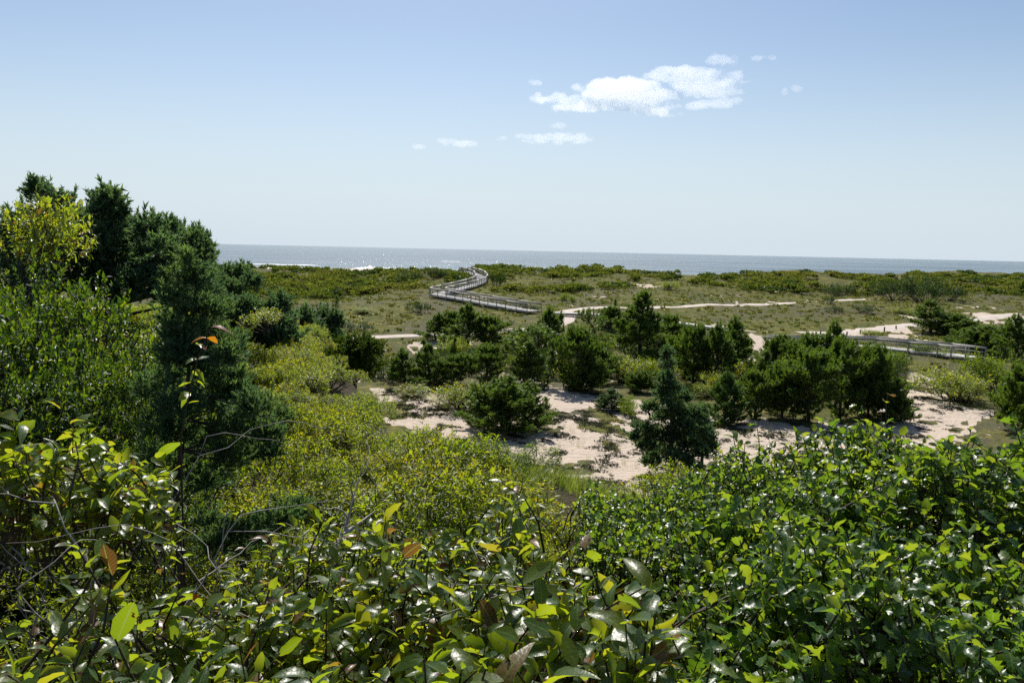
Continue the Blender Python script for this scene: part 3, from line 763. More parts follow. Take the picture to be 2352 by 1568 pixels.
def foreground():
    rng = np.random.default_rng(21)
    def lean(n, s=.36): 
        d = rng.normal(size=(n, 3)) * s; d[:, 2] = 1; return d
    zc = lambda x, y: H - .42 - .25 * y
    # central and left cherry thickets
    def cherry(q0, q1, y0, y1, n, label, dz=0.0, llen=.075, zf=zc, nparts=300, Ls=(.28, .5), nl=11):
        x, y = scatter_q(n, q0, q1, y0, y1, rng)
        z = zf(x, y) + dz + (fbm(x / .30, y / .30, 77, 3) - .5) * .62 - .05 + rng.normal(size=n) * .05 - .04
        t = np.stack([x, y, z], -1)
        return hero_bush('cherry_bush', label, 'bush', t, lean(n), rng.uniform(*Ls, n), nl, llen, CHERRY, M['cherry'], rng, nparts, a0=85, a1=48)
    cherry(-.13, .22, 1.15, 2.0, 210, 'glossy broad-leaved cherry bush at the bottom centre, closest to the viewer', llen=.08)
    cherry(-.78, -.13, 1.15, 2.05, 440, 'broad-leaved bush at the bottom left with large backlit yellow-green leaves', llen=.066)
    cherry(-.38, -.08, 2.0, 3.1, 300, 'leafy bush behind the bottom left bush, below the young cedar trunk', llen=.068)
    cherry(-.08, .22, 2.0, 3.2, 330, 'thick glossy bush just behind the bottom centre bush', llen=.07)
    zl = lambda x, y: H - .60 - .35 * ((y - 2.6) / .6) ** 2 - .5 * np.clip((x / y + .50) / .12, 0, 2) ** 2 * .35
    cherry(-.80, -.44, 2.35, 3.1, 230, 'tall leafy bush at the left edge above the bare grey twigs', zf=zl, llen=.076, Ls=(.2, .34))
    # holly at right
    def zh(x, y):
        q = x / y
        ze = np.interp(q, [.1, .2, .286, .45, .64, .8], [-1.55, -1.38, -1.03, -.80, -.64, -.6])
        ye = np.interp(q, [.1, .2, .286, .45, .64, .8], [5.0, 4.8, 4.2, 3.6, 3.2, 3.0])
        z0 = np.interp(q, [.1, .3, .5], [-.78, -.74, -.70])
        return H + z0 + (ze - z0) * np.clip((y - 1.3) / (ye - 1.3), 0, 1.2)
    def holly(q0, q1, y0, y1, n, label, nparts=300, llen=.043, trim=True):
        x, y = scatter_q(n, q0, q1, y0, y1, rng)
        q = x / y; ye = np.interp(q, [.1, .2, .286, .45, .64, .8], [5.0, 4.8, 4.2, 3.6, 3.2, 3.0]) + (fbm(x / .4, y / .4, 5, 2) - .5) * .5
        k = y < ye; x, y = x[k], y[k]; n = len(x)
        z = zh(x, y) + (fbm(x / .36, y / .36, 88, 3) - .5) * .52 - .03 + rng.normal(size=n) * .045 - .05
        t = np.stack([x, y, z], -1)
        hero_bush('holly_bush', label, 'bush', t, lean(n, .35), rng.uniform(.22, .42, n), 13, llen, HOLLY, M['holly'], rng, nparts, a0=75, a1=38, jit=.6)
    holly(.22, .52, 1.2, 2.6, 760, 'dark spiny-leaved holly bush at the bottom right, beside the glossy centre bush')
    holly(.52, .82, 1.2, 2.6, 690, 'holly bush filling the bottom right corner, deep shade between its leaves')
    holly(.28, .85, 2.6, 4.4, 1450, 'sunlit holly bush whose bright top edge stands against the sand at right')
    holly(.10, .28, 2.6, 5.2, 950, 'smaller-leaved holly bush sloping down to the grass right of centre', llen=.038)
    # bare grey twigs under the left bush
    def twig_bush(name, label, cx, cy, n, ztop, zhi, spread, mat, r0=.006, seed=1):
        rr = np.random.default_rng(seed)
        base = np.array([cx, cy, float(G(cx, cy))])
        P = []; Rd = []
        for i in range(n):
            p = base + [rr.normal() * spread * .45, rr.normal() * spread * .18, -.05]
            d = norm(np.array([rr.normal() * .55, rr.normal() * .2, rr.uniform(.8, 1.3)]))
            L_ = rr.uniform(.75, 1.15) * (zhi if cy < 3 else zhi)
            def grow(p, d, L_, r, lev):
                pts = [p]; k = 6
                for s_ in range(k):
                    d = norm(d + rr.normal(size=3) * .22)
                    if p[2] + d[2] * L_ / k > ztop: d = norm(np.array([d[0], d[1], min(d[2], .06) * .3]))
                    p = p + d * L_ / k; pts.append(p)
                    if lev < 2 and s_ > 1 and rr.random() < .55: grow(p, norm(d + rr.normal(size=3) * .8), L_ * rr.uniform(.35, .65), r * .6, lev + 1)
                P.append(pts); Rd.append(np.linspace(r, r * .35, k + 1))
            grow(p, d, L_, r0 * rr.uniform(.7, 1.2), 0)
        V, F = tubes(np.array(P) - base, np.array(Rd), 4)
        me = mesh_from(name, V, F, mat)
        root = obj(name, me, None, base); tag(root, label, 'shrub'); return root
    twig_bush('bare_shrub', 'tangle of bare grey twigs in the shade under the left leafy bush', -1.12, 2.22, 22, 9.76, 1.15, .6, M['twig'], .0055, 3)
    twig_bush('bare_shrub', 'bare grey twigs between the left bush and the young cedar trunk', -.95, 2.3, 8, 9.62, 1.0, .5, M['twig'], .005, 4)
    twig_bush('bare_shrub', 'leafless grey twigs poking up at the foot of the slope thicket', -.75, 4.6, 9, 8.9, .8, .5, M['twig'], .005, 5)
    # silver dead branch
    pts = np.array([at(715, 1275, 4.0), at(760, 1262, 4.1), at(795, 1222, 4.2), at(838, 1192, 4.3), at(862, 1172, 4.35)])
    pts2 = np.array([at(792, 1225, 4.2), at(800, 1185, 4.25), at(812, 1150, 4.3), at(806, 1120, 4.3), at(812, 1100, 4.3)])
    pts3 = np.array([at(800, 1190, 4.25), at(786, 1172, 4.2), at(770, 1165, 4.2), at(752, 1170, 4.2), at(740, 1180, 4.2)])
    V, F = tubes(np.stack([pts, pts2, pts3]), np.array([[.017, .015, .012, .007, .003], [.011, .009, .006, .004, .002], [.006, .005, .004, .003, .002]]), 6)
    tag(obj('dead_branch', mesh_from('dead_branch', V, F, M['deadwood'], None, True)), 'silvery forked dead branch lying over the green shrubs left of centre', 'branch')
    # sapling shoot with reddening leaves in front of the young cedar
    def sapling(label, pts, d, nleaf, llen, tm, mat, seed, tips=None, low=.35):
        rr = np.random.default_rng(seed)
        P = np.array([at(px, py, d) for px, py in pts]); base = P[0].copy()
        gz = float(G(base[0], base[1])); P = np.concatenate([[[base[0], base[1], gz]], P]); base = P[0].copy()
        root = thing('sapling', label, 'sapling', base)
        Q = resample(P, .04)
        V, F = tubes((Q - base)[None], np.linspace(.006, .0022, len(Q))[None], 5)
        obj('stem', mesh_from('stem', V, F, M['stem'], None, True), root)
        for i in range(nleaf):
            t = low + (1 - low) * (i + 1) / nleaf; k = min(len(Q) - 1, int(t * (len(Q) - 1)))
            ph = i * 2.4 + rr.uniform(-.4, .4); el = rr.uniform(-.5, .5) + .25 * (t > .93)
            y = np.array([[math.cos(ph) * math.cos(el), math.sin(ph) * math.cos(el), math.sin(el)]])
            B = basis(y, np.array([[rr.normal() * .3, rr.normal() * .3, 1]]))[0]; s_ = llen * rr.uniform(.75, 1.2)
            T_ = tm[int(rr.integers(len(tm)))]
            mm = (tips if tips is not None and t > .96 else mat)
            o = obj('leaf', mesh_from('leaf', T_[0], T_[1], mm, np.column_stack([T_[2], np.full(len(T_[0]), 0.0)]), True), root)
            mt = np.eye(4); mt[:3, :3] = B * s_; mt[:3, 3] = Q[k] - base; o.matrix_local = Matrix(mt.tolist())
            if mm is M['redleaf']: o['label'] = 'orange-red young leaf'
    sapling('slender sapling with orange-red top leaves in front of the young cedar', [(415, 1010), (428, 930), (455, 820), (476, 770), (484, 752)], 2.7, 14, .055, CHERRY, M['cherry'], 5, M['redleaf'], .86)
    sapling('tall holly shoot with lobed bright leaves rising before the dark pines', [(2036, 1020), (2038, 980), (2034, 935), (2040, 905)], 3.45, 9, .045, HOLLY, M['cherry'], 7, None, .84)
    sapling('thin holly shoot with one leaf cluster at its top, left of the taller shoot', [(1985, 1030), (1978, 990), (1970, 955), (1968, 930)], 3.45, 5, .042, HOLLY, M['cherry'], 8, None, .9)
    sapling('short upright shoot with small leaves left of the holly top edge', [(1745, 1030), (1742, 1000), (1738, 975)], 4.0, 7, .045, HOLLY, M['holly'], 9, None, .85)
    sapling('shoot with a single folded leaf at the left end of the holly edge', [(1692, 1040), (1686, 1012), (1684, 990)], 4.0, 3, .06, CHERRY, M['holly'], 10, None, .95)
foreground()

# ------------------------------------------------------------------ shrub, pine, cedar makers
def shrub_meshes(seed, mat, tmpls, nsh=340, nl=10, llen=.055, rx=1.0, rz=.9, L=.3, lumps=6, stem=True, twigmat=None):
    """a rounded shrub about 1 m in radius standing on z=0"""
    rng = np.random.default_rng(seed)
    lc = np.column_stack([rng.normal(size=(lumps, 2)) * .42 * rx, rng.uniform(.35, .62, lumps) * rz]); lr = rng.uniform(.42, .62, lumps)
    k = rng.integers(0, lumps, nsh); d = rvec(nsh, rng); d[:, 2] = np.abs(d[:, 2]) * .9 + rng.uniform(-.35, .1, nsh); d = norm(d)
    tip = lc[k] + d * (lr[k] * rng.uniform(.72, 1.06, nsh))[:, None] * [rx, rx, rz]
    tip[:, 2] = np.maximum(tip[:, 2], .06)
    sd_ = d + np.array([0, 0, .9]) + rng.normal(size=(nsh, 3)) * .3
    stem_, O, B, S = shoots(tip, sd_, rng.uniform(.6, 1.2, nsh) * L, nl, llen, rng, 80, 30)
    a = Acc(); put_leaves(a, tmpls, O, B, S, rng); fol = a.mesh('foliage', mat)
    a = Acc()
    sel = rng.random(nsh) < .25
    V, F = tubes(stem_[sel], np.linspace(.006, .003, 4)[None].repeat(sel.sum(), 0), 3); a.raw(V, F)
    sel = rng.choice(nsh, min(26, nsh), replace=False); root_ = rng.normal(size=(len(sel), 3)) * .1; root_[:, 2] = -.15
    ts = np.linspace(0, 1, 5)[None, :, None]; tp = stem_[sel, 0]
    P = root_[:, None] * (1 - ts) + tp[:, None] * ts + np.sin(ts * 3.14) * rng.normal(size=(len(sel), 1, 3)) * .08
    V, F = tubes(P, np.linspace(.02, .006, 5)[None].repeat(len(sel), 0), 4); a.raw(V, F)
    return fol, a.mesh('stem', twigmat or M['bark'])

def make_shrub(name, fol, st):
    r = thing(name, '', 'shrub', (0, 0, 0)); o = obj('foliage', fol, r); o['kind'] = 'stuff'; obj('stem', st, r)['kind'] = 'stuff'; return r

def tuft(n, ln, wd, spread, seed, along=.6):
    """needles round a shoot pointing +y"""
    rr = np.random.default_rng(seed); V = []; F = []; uv = []
    for i in range(n):
        y0 = rr.uniform(0, along); ph = i * 2.4 + rr.uniform(-.5, .5); el = spread * rr.uniform(.6, 1.2)
        d = np.array([math.cos(ph) * math.sin(el), math.cos(el), math.sin(ph) * math.sin(el)])
        s_ = norm(np.cross(d, rr.normal(size=3))) * wd; o = np.array([0, y0, 0])
        b = len(V); V += [o - s_, o + s_, o + d * ln * rr.uniform(.8, 1.1)]; F.append((b, b + 1, b + 2)); uv += [(-.5, 0), (.5, 0), (0, 1)]
    return np.array(V), np.array(F), np.array(uv)
NEEDLE = [tuft(16, .52, .062, .62, i, 1.0) for i in range(3)]
SCALE = [tuft(19, .42, .085, .62, 10 + i, .9) for i in range(3)]
FINE = [tuft(28, .34, .048, .6, 20 + i, .95) for i in range(3)]

def limb_paths(base, d, L, rng, K=6, lift=.3, wob=.12):
    n = len(base); d = norm(d); P = [base]; p = base
    for k in range(K - 1):
        d = norm(d + np.array([0, 0, lift / K]) + rng.normal(size=(n, 3)) * wob); p = p + d * (L / (K - 1))[:, None]; P.append(p)
    return np.stack(P, 1)

def pine_meshes(seed, h, w_, mat, form='cone', shoot=.24, dens=1.0, tmpls=NEEDLE, bare=.03, lean=(0, 0)):
    rng = np.random.default_rng(seed)
    K = 9; tz = np.linspace(0, 1, K); ln = np.array(lean)
    tr = np.column_stack([np.cumsum(rng.normal(size=K)) * .015 * h + ln[0] * h * tz ** 1.3, np.cumsum(rng.normal(size=K)) * .015 * h + ln[1] * h * tz ** 1.3, tz * h]); tr[0, 2] = -.15
    a = Acc(); V, F = tubes(tr[None], (np.linspace(1, .12, K) * h * .018 + .008)[None], 6); a.raw(V, F)
    nb = int(30 * dens * h ** .55); u = bare + (1 - bare) * rng.random(nb) ** .85
    # whorled tiers
    tiers = max(5, int(h * 2.2)); u = (np.floor(u * tiers) + rng.uniform(.0, .45, nb)) / tiers; u = np.clip(u, bare, .97)
    if form == 'cone': prof = (1 - u) ** .8 * .95 + .08
    elif form == 'bush': prof = np.sqrt(np.clip(1 - ((u - .3) / .75) ** 2, .03, 1))
    else: prof = np.clip(np.sin(np.clip((u - bare) / (1 - bare), 0, 1) * 2.6 + .25), .15, 1)
    L = prof * w_ * .5 * rng.uniform(.75, 1.15, nb) / .95
    ph = rng.uniform(0, 6.283, nb); el = np.where(u > .75, .75, .3) + rng.uniform(-.15, .2, nb)
    if form == 'bush': el = .25 + u * 1.0 + rng.uniform(-.15, .2, nb)
    el = np.where(u < .35, el - .15, el)
    d = np.column_stack([np.cos(ph) * np.cos(el), np.sin(ph) * np.cos(el), np.sin(el)])
    b0 = np.column_stack([np.interp(u, tz, tr[:, i]) for i in range(3)])
    lp = limb_paths(b0, d, L, rng, 6, 1.5 if form == 'bush' else .8)
    V, F = tubes(lp, np.linspace(1, .25, 6)[None] * (.008 + .010 * L)[:, None], 4); a.raw(V, F)
    trunk = a.mesh('trunk', M['bark'])
    # candle-like shoots on the limbs, turning upward
    O = []; Y = []
    for i in range(nb):
        n = max(4, int(L[i] / shoot * 4.4 * dens))
        t = np.concatenate([[1.0, .96], rng.uniform(.25, 1, n - 2) ** .8]); k = np.minimum((t * 5).astype(int), 4); f = (t * 5 - k)[:, None]
        p = lp[i, k] * (1 - f) + lp[i, k + 1] * f; td = norm(lp[i, k + 1] - lp[i, k]); td[:, 2] = np.maximum(td[:, 2], 0)
        y = td * .7 + np.array([0, 0, .95]) + rng.normal(size=(n, 3)) * .36
        off = rng.normal(size=(n, 3)) * [1, 1, .55] * (.16 * L[i] * (1.15 - t))[:, None] + [0, 0, .04 * h * (1 - u[i])] * rng.random((n, 1))
        O.append(p + off); Y.append(y)
    m = 5; O.append(tr[-1] + np.column_stack([rng.normal(size=m) * .02, rng.normal(size=m) * .02, shoot * (.2 + .5 * np.arange(m))])); Y.append(np.tile([0, 0, 1.0], (m, 1)) + rng.normal(size=(m, 3)) * .12)
    for i in np.nonzero(u > .45)[0]:
        m = 3; O.append(lp[i, -1] + np.column_stack([rng.normal(size=m) * .02, rng.normal(size=m) * .02, shoot * (.2 + .5 * np.arange(m))])); Y.append(np.tile([0, 0, 1.0], (m, 1)) + rng.normal(size=(m, 3)) * .2)
    O.append(tr[-1] + rng.normal(size=(6, 3)) * [.08, .08, .12]); Y.append(np.tile([0, 0, 1.0], (6, 1)) + rng.normal(size=(6, 3)) * [.3, .3, .1])
    O = np.concatenate(O); Y = np.concatenate(Y); n = len(O)
    O = O - norm(Y) * shoot * .3; O[:, 2] = np.maximum(O[:, 2], .03)
    B = basis(Y, rvec(n, rng)); S = shoot * rng.uniform(.75, 1.25, n)
    c = Acc(); k = rng.integers(0, len(tmpls), n); var = rng.random(n)
    for i, tm in enumerate(tmpls): q = k == i; c.inst(tm, O[q], B[q], S[q], var[q])
    return c.mesh('crown', mat), trunk

def make_tree(name, cr, tr, cat='tree'):
    r = thing(name, '', cat); obj('trunk', tr, r); o = obj('crown', cr, r); o['kind'] = 'stuff'; return r

def clump_tree(seed, h, trunk_pts, clumps, mat, tmpls, spray, per, limbr=.05, flame=.6):
    """a tree whose foliage sits in named flame-like clumps: clumps = list of (x,y,z,r,height stretch)"""
    rng = np.random.default_rng(seed); a = Acc(); c = Acc()
    tp = np.asarray(trunk_pts, float); Q = resample(tp, h / 10)
    V, F = tubes(Q[None], np.linspace(limbr * 1.6, limbr * .4, len(Q))[None], 7); a.raw(V, F)
    sub = []
    for (x, y, z, r, st) in clumps:
        if st >= 1.1:
            for j in range(3):
                aa = rng.uniform(-.3, .9); sub.append((x + r * (math.sin(aa) * .9 + rng.normal() * .2), y + rng.normal() * .4 * r, z + r * st * .62 * math.cos(aa), r * rng.uniform(.22, .36), 1.7, False))
        sub.append((x, y, z, r * .78, st, True))
        for j in range(8):
            dd = norm(rng.normal(size=3) * [1.2, 1, .8] + [.15, 0, .3]); rs = r * rng.uniform(.2, .46)
            sub.append((x + dd[0] * r * .8, y + dd[1] * r * .8, z + dd[2] * r * .8 * st, rs, st * 1.15, False))
    for (x, y, z, r, st, main) in sub:
        ctr = np.array([x, y, z]); j = int(np.argmin(np.linalg.norm(Q - (ctr - [0, 0, r * 1.2]), axis=1)))
        b = Q[j]; ts = np.linspace(0, 1, 7)[:, None]
        mid = (b + ctr) / 2 + [0, 0, -.15 * r]
        P = b * (1 - ts) ** 2 + mid * 2 * ts * (1 - ts) + ctr * ts ** 2 + rng.normal(size=(7, 3)) * .05 * r; P[0] = b
        if main: V, F = tubes(P[None], np.linspace(min(limbr * .55, r * .16), min(limbr * .1, r * .04), 7)[None], 5); a.raw(V, F)
        nt_ = 7 if main else 2; e = ctr + rvec(nt_, rng) * r * .8 * [1, 1, st]
        P = P[4][None, None] * (1 - ts[None]) + e[:, None] * ts[None] + rng.normal(size=(nt_, 7, 3)) * .03 * r
        if main: V, F = tubes(P, np.linspace(min(limbr * .2, r * .05), limbr * .03, 7)[None].repeat(nt_, 0), 3); a.raw(V, F)
        n = int(per * .46 * (r ** 1.7) * (.6 + .4 * st)) + 4; d = rvec(n, rng); d[:, 2] += .15; d = norm(d)
        rr_ = rng.uniform(.45, 1.0, n) ** .6
        # ragged surface with pointed flames
        lump = .58 + .85 * vn(d[:, 0] * 2.6 + x * 3 + 9, d[:, 1] * 2.6 + d[:, 2] * 2.6 + z * 3, seed)
        off = d * (rr_ * lump)[:, None] * r * np.array([1, 1, st]); off[:, :2] *= np.clip(1.0 - .35 * off[:, 2:3] / (r * st), .3, 1.3)
        out_ = rng.random(n) < .07
        off[out_] *= rng.uniform(1.1, 1.45, (out_.sum(), 1))
        O = ctr + off
        Y = d * .55 + np.array([.06, 0, flame]) + rng.normal(size=(n, 3)) * .35
        B = basis(Y, rvec(n, rng)); S = 1.3 * spray * rng.uniform(.65, 1.3, n) * np.where(out_, 1.55, 1); k = rng.integers(0, len(tmpls), n); var = rng.random(n)
        for i, tm in enumerate(tmpls): q = k == i; c.inst(tm, O[q], B[q], S[q], var[q])
    return c.mesh('crown', mat), a.mesh('trunk', M['bark'])

# ------------------------------------------------------------------ left trees
def left_side():
    # big windswept cedar on the left rise
    d = 15.0
    def P(px, py, dd=d): return at(px, py, dd)
    base = P(262, 770); base[2] = float(G(base[0], base[1]))
    k = d / FP
    cl = []
    rr = np.random.default_rng(5)
    spec = [(90, 440, 22, 1.6), (130, 480, 45, 1.0), (60, 520, 55, .9), (170, 520, 45, 1.2), (235, 480, 34, 1.5), (215, 530, 50, .9), (285, 530, 36, 1.3), (260, 490, 24, 1.5), (345, 540, 30, 1.7), (335, 580, 42, .9),
            (400, 545, 26, 1.6), (395, 525, 14, 2.0), (450, 570, 28, 1.3), (455, 545, 13, 1.9), (470, 600, 22, 1.0), (420, 600, 40, .8), (370, 620, 45, .7), (300, 590, 60, .7), (230, 590, 60, .7), (160, 580, 60, .7), (90, 590, 60, .7), (445, 640, 40, .8),
            (400, 660, 42, .7), (330, 650, 50, .6), (180, 640, 55, .6), (90, 650, 50, .6), (470, 680, 30, .8), (30, 560, 50, .9), (345, 515, 12, 2.2), (250, 455, 12, 2.0), (140, 540, 60, .8), (200, 570, 60, .8), (260, 575, 55, .8), (310, 560, 45, .9), (370, 580, 45, .8), (420, 590, 40, .9), (60, 600, 60, .8), (120, 620, 60, .8), (250, 640, 60, .7), (400, 630, 45, .8), (460, 640, 36, .9), (220, 452, 10, 2.2), (75, 425, 9, 2.3)]
    for (px, py, r, st) in spec:
        p = P(px, py + (14 if py < 560 else 4), d + rr.uniform(-1.2, 1.2)) - base; cl.append((p[0], p[1], p[2], r * k * (1.0 if py < 560 else 1.1), st * (.9 if py < 560 else 1.05)))
    tp = [(0, 0, -.3), (.03, 0, .5), (-.05, .05, 1.0), (.05, .05, 1.5), (0, 0, 2.2)]
    cr, tr = clump_tree(11, 2.2, tp, cl, M['cedar'], SCALE, .115, 2300, .14, .55)
    t = make_tree('cedar_tree', cr, tr); t.location = base; t['label'] = 'largest dark cedar at left with flame-like tips standing above the horizon'
    # a second trunk mass right of it: leaning cedar
    def cedar_at(px, base_py, dd, spec, label, mat, seed, spray=.11, per=2600, tm=SCALE, limbr=.06, flame=.7, z=None, trunk_px=None, rs=1.0):
        b = at(px, base_py, dd); b[2] = float(G(b[0], b[1])) if z is None else z
        k = dd / FP; rr = np.random.default_rng(seed); cl = []
        for (x, y, r, st) in spec:
            p = at(x, y, dd + rr.uniform(-.8, .8) * min(1, dd / 12)) - b; cl.append((p[0], p[1], p[2], r * k * rs, st))
        top = max(c[2] for c in cl) * .9
        tpx = trunk_px or [(px, base_py), (px + 3, (base_py + spec[0][1]) / 2), (spec[0][0], spec[0][1])]
        tp = [np.array([0, 0, -.3])] + [at(x, y, dd) - b for x, y in tpx]
        tp = [p for i, p in enumerate(tp) if i == 0 or p[2] > tp[0][2] + .1]
        cr, tr = clump_tree(seed, max(1.0, top), tp, cl, mat, tm, spray, per, limbr, flame)
        t = make_tree('cedar_tree', cr, tr); t.location = b; t['label'] = label; return t
    cedar_at(606, 880, 20, [(560, 715, 30, 1.0), (530, 735, 40, .9), (570, 750, 45, .9), (620, 740, 40, 1.0), (640, 710, 22, 1.3), (545, 790, 45, .9), (600, 795, 50, .8), (640, 775, 40, .9), (655, 745, 22, 1.2), (560, 830, 35, .8), (620, 830, 30, .7)],
             'dark cedar with thin bare trunk on the slope right of the young cedar', M['cedar'], 12, .13, 2400)
    cedar_at(520, 760, 23, [(520, 640, 26, .7), (550, 630, 22, .8), (500, 655, 22, .8), (575, 650, 20, .8), (530, 670, 30, .6)], 'small flat-topped cedar behind the big cedar edge, just below the sea', M['cedar'], 13, .13, 1800)
    cedar_at(745, 850, 30, [(735, 745, 22, 1.4), (725, 770, 28, 1.0), (765, 750, 18, 1.7), (760, 780, 30, .9), (720, 805, 30, .9), (770, 810, 28, .8)], 'dark cedar with twin tips at the left end of the meadow', M['cedar'], 14, .16, 1500)
    cedar_at(690, 850, 28, [(690, 745, 22, 1.2), (680, 775, 28, 1.0), (705, 790, 30, .9), (675, 810, 30, .8), (650, 790, 22, .9), (700, 735, 12, 1.6)], 'dark cedar between the thin-trunked cedar and the twin-tipped one', M['cedar'], 15, .16, 1500)
    cedar_at(815, 880, 27, [(780, 800, 26, .6), (815, 795, 30, .6), (850, 800, 22, .6), (800, 825, 36, .6), (840, 830, 30, .6), (770, 830, 28, .6), (720, 835, 30, .6), (835, 855, 22, .5)], 'low spreading juniper with bright green flat sprays above the slope thicket', M['juniper'], 16, .15, 1700, flame=.2)
    # young cedar close by
    cedar_at(418, 1330, 4.6, [(470, 660, 26, 1.3), (430, 615, 16, 1.8), (395, 595, 10, 2.2), (360, 572, 7, 2.2), (395, 650, 18, 1.2), (420, 700, 42, .9), (480, 720, 40, .8), (395, 740, 34, .8), (460, 770, 44, .8), (390, 690, 20, 1.0), (430, 820, 40, .7), (500, 780, 30, .8), (520, 830, 26, 1.2), (540, 800, 16, 1.5),
              (350, 900, 50, .8), (410, 940, 44, .7), (380, 870, 36, .8), (540, 910, 44, .9), (590, 940, 46, .8), (560, 980, 50, .8), (610, 1000, 36, .8), (510, 1000, 40, .8), (570, 1040, 40, .6), (500, 940, 30, .8), (640, 960, 22, .9), (470, 880, 30, .7), (430, 780, 40, .9), (400, 830, 40, .9), (470, 840, 44, .9), (450, 910, 44, .9), (400, 1000, 42, .9), (460, 1020, 46, .9), (520, 880, 44, 1.0), (520, 1060, 40, .8), (400, 1080, 40, .9), (460, 1110, 40, .8), (360, 980, 36, .9), (450, 650, 26, 1.1), (410, 660, 24, 1.2), (390, 780, 32, .9), (620, 1040, 26, .8), (350, 1060, 30, .8)],
             'young blue-green cedar with ragged feathery foliage, near left', M['cedar_young'], 17, .05, 10500, FINE, .016, .6, z=at(418, 1330, 4.6)[2], rs=.80,
             trunk_px=[(415, 1290), (410, 1240), (400, 1150), (415, 1050), (428, 940), (432, 860), (440, 760), (450, 680)])
    cedar_at(560, 1290, 4.4, [(540, 1230, 34, .7), (600, 1220, 36, .8), (500, 1260, 36, .6), (650, 1200, 24, 1.1), (570, 1265, 40, .6), (690, 1175, 16, 1.4), (480, 1210, 26, .8)], 'low young cedar with feathery green sprays at the foot of the slope', M['cedar_young'], 18, .05, 9000, FINE, .014, .5, z=at(560, 1300, 4.4)[2])
    # cedars in the clearing at right of centre
    cedar_at(1540, 1092, 37, [(1531, 818, 6, 2.6), (1533, 845, 9, 1.7), (1530, 875, 14, 1.2), (1546, 893, 15, .9), (1516, 905, 15, .8), (1535, 920, 20, .8), (1566, 915, 18, .6), (1494, 938, 18, .6), (1550, 945, 24, .7), (1592, 950, 19, .6), (1520, 960, 24, .7), (1472, 985, 17, .6), (1566, 985, 28, .7), (1500, 995, 24, .7), (1608, 990, 15, .6), (1540, 1005, 30, .7), (1456, 1006, 10, .7), (1482, 1026, 20, .6), (1586, 1026, 26, .6), (1520, 1042, 30, .6), (1560, 1056, 28, .6), (1612, 1044, 16, .6), (1494, 1062, 20, .5), (1590, 1072, 20, .5)],
             'tall pointed cedar alone at the sand edge, right of centre', M['cedar'], 19, .2, 1000, SCALE, .09, .5, rs=.92)
    cedar_at(1612, 1060, 39, [(1610, 950, 10, 1.6), (1605, 975, 20, 1.1), (1620, 1000, 24, .9), (1600, 1015, 26, .8), (1625, 1030, 22, .8)], 'small cedar close behind the right side of the tall pointed cedar', M['cedar'], 20, .2, 900)
left_side()

